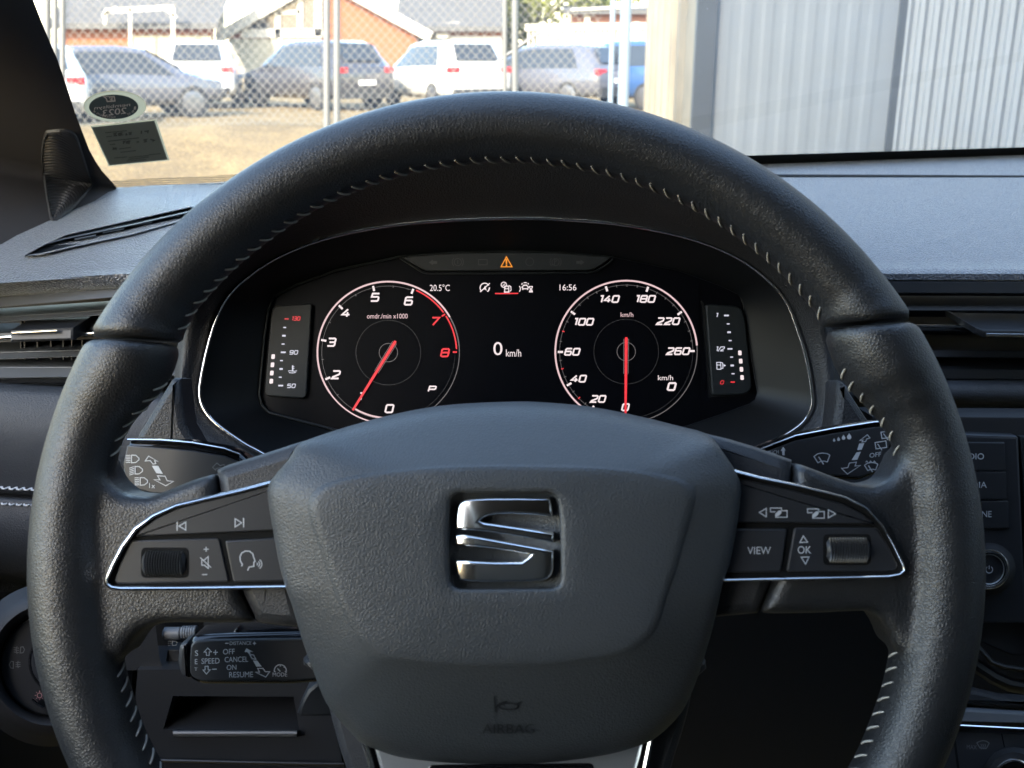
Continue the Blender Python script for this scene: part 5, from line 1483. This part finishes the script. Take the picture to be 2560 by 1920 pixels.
# ------------------------------------------------------------------ stitching along the inner edge
mb = MB()
def stitch(a):
    pts = []
    for t in range(7):
        q = t / 6
        aa = a - 1.45 * q
        phi = 17 - 26 * q
        bulge = 0.0001 + 0.0003 * math.sin(math.pi * q)
        pts.append(rim_point(aa, phi, bulge))
    mb.tube(pts, [0.0003] + [0.00043] * 5 + [0.0003], M['thread'], n=6)
a = SEAM_R + 5.5
while a < SEAM_L - 2.5:
    stitch(a); a += 2.12
wheel.part('stitching', mb, smooth=60)
for a0, a1 in ((SEAM_L + 5, 165.5), (191, 238), (302, 349), (17.5, SEAM_R - 2)):
    a = a0; mb = MB()
    while a < a1:
        stitch(a); a += 2.2
    wheel.part('stitching', mb, smooth=60)

# ------------------------------------------------------------------ switch panels
PH = 0.0095
def switch_panel(side):
    if side == 'L':
        base = [(690, 1206), (600, 1228), (520, 1246), (440, 1265), (380, 1292), (335, 1326), (305, 1371), (282, 1415), (266, 1452), (270, 1466), (300, 1471), (760, 1466), (770, 1300), (760, 1190)]
        path = [(760, 1185), (690, 1203), (600, 1227), (520, 1245), (440, 1264), (382, 1290), (338, 1323), (305, 1368), (281, 1414), (265, 1448), (266, 1460), (278, 1468), (300, 1471), (500, 1470), (770, 1466)]
        ws = [12, 12, 12, 12, 13, 14, 15, 15, 15, 14, 14, 14, 14, 13, 13]
    else:
        base = [(1810, 1172), (1900, 1196), (1990, 1214), (2060, 1231), (2113, 1245), (2165, 1271), (2205, 1313), (2235, 1366), (2258, 1414), (2260, 1428), (2222, 1440), (1780, 1450), (1780, 1300)]
        path = [(1760, 1158), (1835, 1178), (1900, 1195), (1990, 1213), (2060, 1230), (2113, 1244), (2165, 1270), (2205, 1312), (2235, 1365), (2258, 1412), (2261, 1426), (2250, 1436), (2222, 1441), (2000, 1446), (1770, 1451)]
        ws = [12, 12, 11, 9, 9, 9, 9, 9, 10, 11, 11, 11, 11, 11, 11]
    mb = MB()
    mb.plate(on(WH, base, PH), WH.n, 0.012, M['gap'], 0.0005)
    pn = wheel.part('switch_panel', mb)
    mb = MB()
    bead(mb, WH, path, ws, PH - 0.002, PH + 0.0028, M['chrome'])
    wheel.part('chrome_frame', mb, parent=pn, smooth=60)
    return pn
def button(pn, P, h, r=6, m='button'):
    mb = MB()
    mb.plate(on(WH, [(p.x, p.y) for p in rounded(P, r, 3)], h), WH.n, 0.004, M[m], 0.0006)
    return wheel.part('button', mb, parent=pn)
def knurl(pn, u0, u1, v0, v1):
    # ribbed roller turning on a sideways axis
    c0 = WH.at(u0, (v0 + v1) / 2, PH); c1 = WH.at(u1, (v0 + v1) / 2, PH)
    ax = (c1 - c0); L = ax.length; ax.normalize(); upv = WH.n.cross(ax).normalized()
    if upv.z < 0: upv = -upv
    half = (WH.at(u0, v0, PH) - WH.at(u0, v1, PH)).length / 2
    rad = half * 1.12; cen = -rad * 0.42
    nx, na = 35, 45; rows = []
    for j in range(na):
        an = R(-76 + 152 * j / (na - 1)); row = []
        for i in range(nx):
            x = L * i / (nx - 1)
            e = min(x, L - x); k = min(1, e / 0.0022); k = 1 - 0.28 * (1 - k) ** 2
            b = 0.0006 * (1 if (i % 2 and j % 2) else (-0.6 if not (i % 2) else -0.2)) if 2 < i < nx - 3 else 0
            rr = rad * k + b
            row.append(c0 + ax * x + WH.n * (cen + math.cos(an) * rr) + upv * (math.sin(an) * rr))
        rows.append(row)
    mb = MB(); mb.grid(rows, M['rubber'])
    wheel.part('scroll_wheel', mb, parent=pn, smooth=20)
    mb = MB()
    mb.plate(on(WH, [(p.x, p.y) for p in rounded([(u0 - 6, v0 - 5), (u1 + 6, v0 - 5), (u1 + 6, v1 + 5), (u0 - 6, v1 + 5)], 14, 4)], PH + 0.0009), WH.n, 0.002, M['gap'], 0.0002)
    wheel.part('scroll_wheel_well', mb, parent=pn)

pl = switch_panel('L')
B1, B2 = PH + 0.0013, PH + 0.0007
button(pl, [(770, 1190), (690, 1210), (600, 1234), (520, 1252), (442, 1272), (390, 1297), (352, 1324), (338, 1342), (770, 1323)], B1, 3)
button(pl, [(327, 1351), (548, 1345), (573, 1455), (292, 1460), (286, 1452), (300, 1408)], B2, 8)
button(pl, [(562, 1352), (770, 1340), (770, 1452), (583, 1455)], B1, 7)
knurl(pl, 358, 466, 1374, 1440)
Z = lambda x, y: (200 + .27125 * x, 1050 + .27125 * y)
mb = MB(); h1 = B1 + 0.00025; h2 = B2 + 0.00025
strokes(mb, WH, [[Z(895, 935), Z(895, 1020)]], 2.6, h1, M['mark'])
stroke(mb, WH, [Z(912, 978), Z(975, 940), Z(975, 1014)], 2.4, h1, M['mark'], closed=True)
strokes(mb, WH, [[Z(1508, 903), Z(1508, 990)]], 2.6, h1, M['mark'])
stroke(mb, WH, [Z(1490, 947), Z(1430, 910), Z(1430, 986)], 2.4, h1, M['mark'], closed=True)
strokes(mb, WH, [[Z(1140, 1192), Z(1186, 1190)], [Z(1162, 1168), Z(1163, 1214)], [Z(1124, 1425), Z(1172, 1424)], [Z(1108, 1268), Z(1208, 1360)],
                 [Z(1122, 1290), Z(1146, 1290), Z(1182, 1258), Z(1182, 1368), Z(1146, 1338), Z(1122, 1338), Z(1122, 1290)]], 2.2, h2, M['mark'])
head = [Z(1490, 1350), Z(1496, 1330), Z(1478, 1300), Z(1474, 1262), Z(1490, 1226), Z(1524, 1207), Z(1564, 1210), Z(1592, 1232), Z(1600, 1262), Z(1614, 1304), Z(1602, 1310), Z(1602, 1348), Z(1558, 1356), Z(1545, 1388)]
stroke(mb, WH, head, 2.8, h1, M['mark'])
for r in (14, 34, 54):
    cx, cy = Z(1622, 1328); stroke(mb, WH, [(cx + r * .27 * math.cos(R(t)), cy - r * .27 * .95 * math.sin(R(t))) for t in range(-52, 53, 13)], 2.2, h1, M['mark'])
wheel.part('symbols', mb, parent=pl)

pr = switch_panel('R')
button(pr, [(1760, 1180), (1850, 1196), (1990, 1228), (2060, 1246), (2108, 1260), (2155, 1284), (2188, 1311), (1770, 1305)], B1, 3)
button(pr, [(1770, 1322), (1968, 1322), (1953, 1430), (1760, 1432)], B1, 7)
button(pr, [(1986, 1319), (2194, 1319), (2222, 1366), (2246, 1414), (2240, 1424), (2215, 1428), (1966, 1430)], B2, 8)
knurl(pr, 2064, 2172, 1340, 1408)
Z = lambda x, y: (1760 + .27125 * x, 1030 + .27125 * y)
mb = MB()
stroke(mb, WH, [Z(510, 926), Z(574, 888), Z(574, 966)], 2.3, h1, M['mark'], closed=True)
stroke(mb, WH, [Z(1212, 938), Z(1146, 900), Z(1146, 976)], 2.3, h1, M['mark'], closed=True)
for dx, dy in ((0, 0), (342, 8)):
    q = lambda x, y: Z(x + dx, y + dy)
    stroke(mb, WH, [q(660, 920), q(612, 920), q(612, 885), q(714, 885), q(714, 905)], 2.2, h1, M['mark'])
    stroke(mb, WH, [q(716, 910), q(766, 910), q(766, 970), q(660, 970), q(660, 950)], 2.2, h1, M['mark'])
    area(mb, WH, [q(657, 968), q(657, 938), q(690, 908), q(714, 908), q(714, 930), q(690, 956)], h1, M['mark'])
u, v = Z(400, 1243); u1, v1 = Z(616, 1310)
text(mb, WH, 'VIEW', u, v, u1, v1, h1, M['mark'])
u, v = Z(864, 1236); u1, v1 = Z(988, 1306)
text(mb, WH, 'OK', u, v, u1, v1, h2, M['mark'])
stroke(mb, WH, [Z(916, 1142), Z(884, 1202), Z(954, 1200)], 2.4, h2, M['mark'], closed=True)
stroke(mb, WH, [Z(936, 1402), Z(896, 1338), Z(968, 1336)], 2.4, h2, M['mark'], closed=True)
wheel.part('symbols', mb, parent=pr)
# ================================================================== stalks behind the wheel
SK = tilt_plane(1268, 1150, 0.462, 18)
def stalk_body(th, out, face, chrome, h=0.0):
    mb = MB(); mb.plate(on(SK, out, h), SK.n, .014, M['gloss'], .003); th.part('body', mb, smooth=50)
    mb = MB(); mb.plate(on(SK, face, h + .0012), SK.n, .002, M['button'], .0005); fp = th.part('face', mb)
    if chrome:
        mb = MB(); bead(mb, SK, chrome, 6, h - .001, h + .0015, M['chrome']); th.part('chrome_edge', mb)
    return fp
ti = Thing('indicator_stalk', 'black indicator stalk with headlamp symbols, behind the left spoke', 'control stalk', SK.at(420, 1230), 'control stalks behind the steering wheel')
out = [(322, 1097), (400, 1099), (482, 1105), (560, 1119), (596, 1132), (615, 1148), (700, 1200), (700, 1260), (374, 1240), (330, 1226), (310, 1192), (303, 1160)]
fac = [(318, 1114), (400, 1119), (482, 1127), (560, 1140), (690, 1190), (690, 1250), (376, 1232), (336, 1220), (314, 1190), (308, 1160)]
fp = stalk_body(ti, out, fac, [(318, 1099), (400, 1100), (482, 1107), (560, 1121), (600, 1136)])
Z = lambda x, y: (200 + .27125 * x, 1050 + .27125 * y); mb = MB(); h = .0016
for (x, y, sl) in ((475, 358, 0), (508, 462, 1), (555, 565, 0)):
    stroke(mb, SK, [Z(x, y - 34), Z(x + 38, y - 33), Z(x + 68, y - 8), Z(x + 68, y + 10), Z(x + 38, y + 34), Z(x, y + 36)], 2.2, h, M['mark'], closed=True)
    for k in range(5):
        yy = y - 32 + k * 16; stroke(mb, SK, [Z(x - 52, yy + (14 if sl else 0)), Z(x - 10, yy)], 1.9, h, M['mark'])
u0, v0 = Z(638, 580); u1, v1 = Z(692, 626); text(mb, SK, '1x', u0, v0, u1, v1, h, M['mark'], rise=-1)
stroke(mb, SK, [Z(632, 333), Z(600, 378), Z(648, 374), Z(672, 406), Z(698, 402), Z(688, 374), Z(720, 382)], 2, h, M['mark'], closed=True)
area(mb, SK, [Z(662, 422), Z(720, 422), Z(764, 496), Z(704, 490)], h, M['mark'])
stroke(mb, SK, [Z(714, 514), Z(784, 518), Z(804, 560), Z(862, 566), Z(790, 606), Z(682, 550), Z(738, 552)], 2, h, M['mark'], closed=True)
stroke(mb, SK, [Z(1262, 396), Z(1222, 436), Z(1250, 462), Z(1255, 448), Z(1290, 440), Z(1330, 440), Z(1330, 410), Z(1290, 420)], 1.9, h, M['mark_dim'], closed=True)
ti.part('symbols', mb, parent=fp)

tw_ = Thing('wiper_stalk', 'black wiper stalk with drop and wiper symbols, behind the right spoke', 'control stalk', SK.at(2100, 1200), 'control stalks behind the steering wheel')
out = [(1790, 1180), (1880, 1132), (1912, 1117), (1990, 1087), (2085, 1069), (2188, 1053), (2240, 1050), (2236, 1100), (2222, 1150), (2196, 1185), (2150, 1202), (2000, 1190), (1860, 1200)]
fac = [(1830, 1170), (1900, 1135), (1990, 1102), (2085, 1084), (2190, 1068), (2230, 1066), (2228, 1100), (2216, 1145), (2190, 1178), (2150, 1194), (2000, 1182), (1860, 1190)]
fp = stalk_body(tw_, out, fac, [(1880, 1133), (1912, 1119), (1990, 1089), (2085, 1071), (2188, 1055), (2240, 1052)])
Z = lambda x, y: (1760 + .27125 * x, 1030 + .27125 * y); mb = MB()
for x, y, r in ((1199, 262, 11), (1240, 254, 13.5), (1286, 240, 16.5), (1338, 232, 20)):
    r2 = r * 1.0; area(mb, SK, [Z(x, y - r2 * 1.9)] + [Z(x + r2 * math.cos(R(a)), y + r2 * math.sin(R(a))) for a in range(-25, 206, 23)], h, M['mark'])
def wiper(x, y, k, sp=False):
    pts = [Z(x - 72 * k, y - 10 * k), Z(x - 40 * k, y - 34 * k), Z(x + 5 * k, y - 42 * k), Z(x + 50 * k, y - 36 * k), Z(x + 74 * k, y - 22 * k), Z(x + 50 * k, y + 40 * k), Z(x + 22 * k, y + 32 * k), Z(x - 8 * k, y + 34 * k), Z(x - 36 * k, y + 48 * k)]
    stroke(mb, SK, pts, 2.1, h, M['mark'], closed=True); stroke(mb, SK, [Z(x - 30 * k, y - 8 * k), Z(x + 16 * k, y + 62 * k)], 2.6, h, M['mark'])
wiper(1086, 420, 1.0); wiper(1540, 500, .84)
for q in (1500, 1535, 1570): stroke(mb, SK, [Z(q - 10, 464), Z(q, 452), Z(q + 10, 464)], 1.8, h, M['mark'])
area(mb, SK, [Z(706, 358), Z(730, 320), Z(754, 356), Z(742, 356), Z(744, 400), Z(722, 398), Z(720, 358)], h, M['mark'])
u0, v0 = Z(560, 360); u1, v1 = Z(688, 396); text(mb, SK, 'TOUCH', u0, v0, u1, v1, h, M['mark'], rise=3)
stroke(mb, SK, [Z(1506, 210), Z(1436, 262), Z(1466, 258), Z(1456, 276), Z(1490, 272), Z(1500, 248), Z(1530, 240)], 2.0, h, M['mark'], closed=True)
area(mb, SK, [Z(1430, 292), Z(1478, 286), Z(1454, 346), Z(1412, 352)], h, M['mark'])
area(mb, SK, [Z(1406, 372), Z(1446, 366), Z(1412, 440), Z(1360, 444)], h, M['mark'])
stroke(mb, SK, [Z(1340, 470), Z(1404, 462), Z(1392, 498), Z(1442, 492), Z(1322, 572), Z(1268, 520), Z(1326, 512)], 2.0, h, M['mark'], closed=True)
u0, v0 = Z(1526, 374); u1, v1 = Z(1632, 430); text(mb, SK, 'OFF', u0, v0 + 2, u1, v1 - 2, h, M['mark'], rise=4)
for dx, dy in ((0, 0), (55, -95)): 
    stroke(mb, SK, [Z(1576 + dx, 282 + dy), Z(1676 + dx, 266 + dy), Z(1684 + dx, 326 + dy), Z(1586 + dx, 340 + dy)], 2.1, h, M['mark'], closed=True); stroke(mb, SK, [Z(1600 + dx, 294 + dy), Z(1640 + dx, 352 + dy)], 2.1, h, M['mark'])
tw_.part('symbols', mb, parent=fp)

SK2 = tilt_plane(640, 1650, 0.455, 14)
tc_ = Thing('cruise_control_stalk', 'black cruise control stalk with speed and distance lettering, low beside the hub', 'control stalk', SK2.at(640, 1720), 'control stalks behind the steering wheel')
mb = MB(); mb.plate(on(SK2, rounded([(474, 1595), (520, 1589), (760, 1582), (860, 1580), (860, 1705), (720, 1716), (500, 1716), (468, 1700), (468, 1630)], 18, 4), 0), SK2.n, .018, M['gloss'], .0035); tc_.part('body', mb, smooth=50)
mb = MB(); mb.plate(on(SK2, rounded([(478, 1604), (520, 1600), (850, 1595), (850, 1694), (720, 1704), (500, 1704), (474, 1690), (474, 1640)], 18, 4), .001), SK2.n, .002, M['button'], .0008); fp = tc_.part('face', mb)
mb = MB(); mb.plate(on(SK2, rounded([(446, 1614), (470, 1604), (476, 1700), (452, 1694), (442, 1660)], 8, 3), -.003), SK2.n, .013, M['plastic'], .002); tc_.part('end_cap', mb)
mb = MB(); mb.plate(on(SK2, [(578, 1588), (586, 1574), (592, 1571), (600, 1576), (606, 1586)], -.004), SK2.n, .006, M['gloss'], .001); tc_.part('switch_slider', mb)
Z = lambda x, y: (400 + .20796 * x, 1500 + .20796 * y); mb = MB(); h = .0014
def T2(s, x0, y0, x1, y1, rise=0):
    u0, v0 = Z(x0, y0); u1, v1 = Z(x1, y1); text(mb, SK2, s, u0, v0, u1, v1, h, M['mark'], rise=rise)
T2('DISTANCE', 838, 500, 1098, 542, 1); T2('OFF', 758, 590, 898, 655, 1); T2('CANCEL', 778, 684, 1058, 748, 1); T2('ON', 802, 782, 918, 842, 1); T2('RESUME', 832, 866, 1118, 932, 1); T2('SPEED', 498, 702, 716, 768, 1); T2('MODE', 1354, 872, 1528, 920)
T2('S', 420, 606, 458, 672); T2('E', 420, 710, 450, 770); T2('T', 414, 812, 450, 850)
strokes(mb, SK2, [[Z(784, 520), Z(824, 520)], [Z(1116, 522), Z(1154, 521)], [Z(1135, 502), Z(1135, 540)], [Z(640, 630), Z(694, 628)], [Z(667, 602), Z(667, 660)], [Z(626, 833), Z(682, 831)]], 2.2, h, M['mark'])
stroke(mb, SK2, [Z(574, 578), Z(530, 626), Z(556, 626), Z(558, 666), Z(592, 665), Z(592, 624), Z(618, 622)], 2.1, h, M['mark'], closed=True)
stroke(mb, SK2, [Z(558, 890), Z(518, 842), Z(542, 841), Z(542, 798), Z(578, 796), Z(580, 840), Z(604, 838)], 2.1, h, M['mark'], closed=True)
area(mb, SK2, [Z(1038, 580), Z(1016, 624), Z(1052, 626), Z(1070, 650), Z(1090, 646), Z(1076, 622), Z(1122, 624)], h, M['mark'])
stroke(mb, SK2, [Z(1080, 658), Z(1124, 660), Z(1152, 712), Z(1108, 706)], 2, h, M['mark'], closed=True)
area(mb, SK2, [Z(1118, 728), Z(1168, 728), Z(1222, 800), Z(1158, 800)], h, M['mark'])
stroke(mb, SK2, [Z(1174, 822), Z(1238, 822), Z(1266, 862), Z(1318, 862), Z(1272, 926), Z(1148, 868), Z(1196, 868)], 2.1, h, M['mark'], closed=True)
c = Z(1446, 850); stroke(mb, SK2, circ(c[0], c[1], 15, -8, 188, 24), 2.4, h, M['mark']); stroke(mb, SK2, [Z(1412, 824), Z(1446, 860)], 2.6, h, M['mark'])
strokes(mb, SK2, [[Z(1446, 785), Z(1446, 800)], [Z(1490, 812), Z(1500, 800)], [Z(1368, 862), Z(1390, 858)], [Z(1500, 858), Z(1522, 862)]], 2.2, h, M['mark'])
tc_.part('lettering', mb, parent=fp)
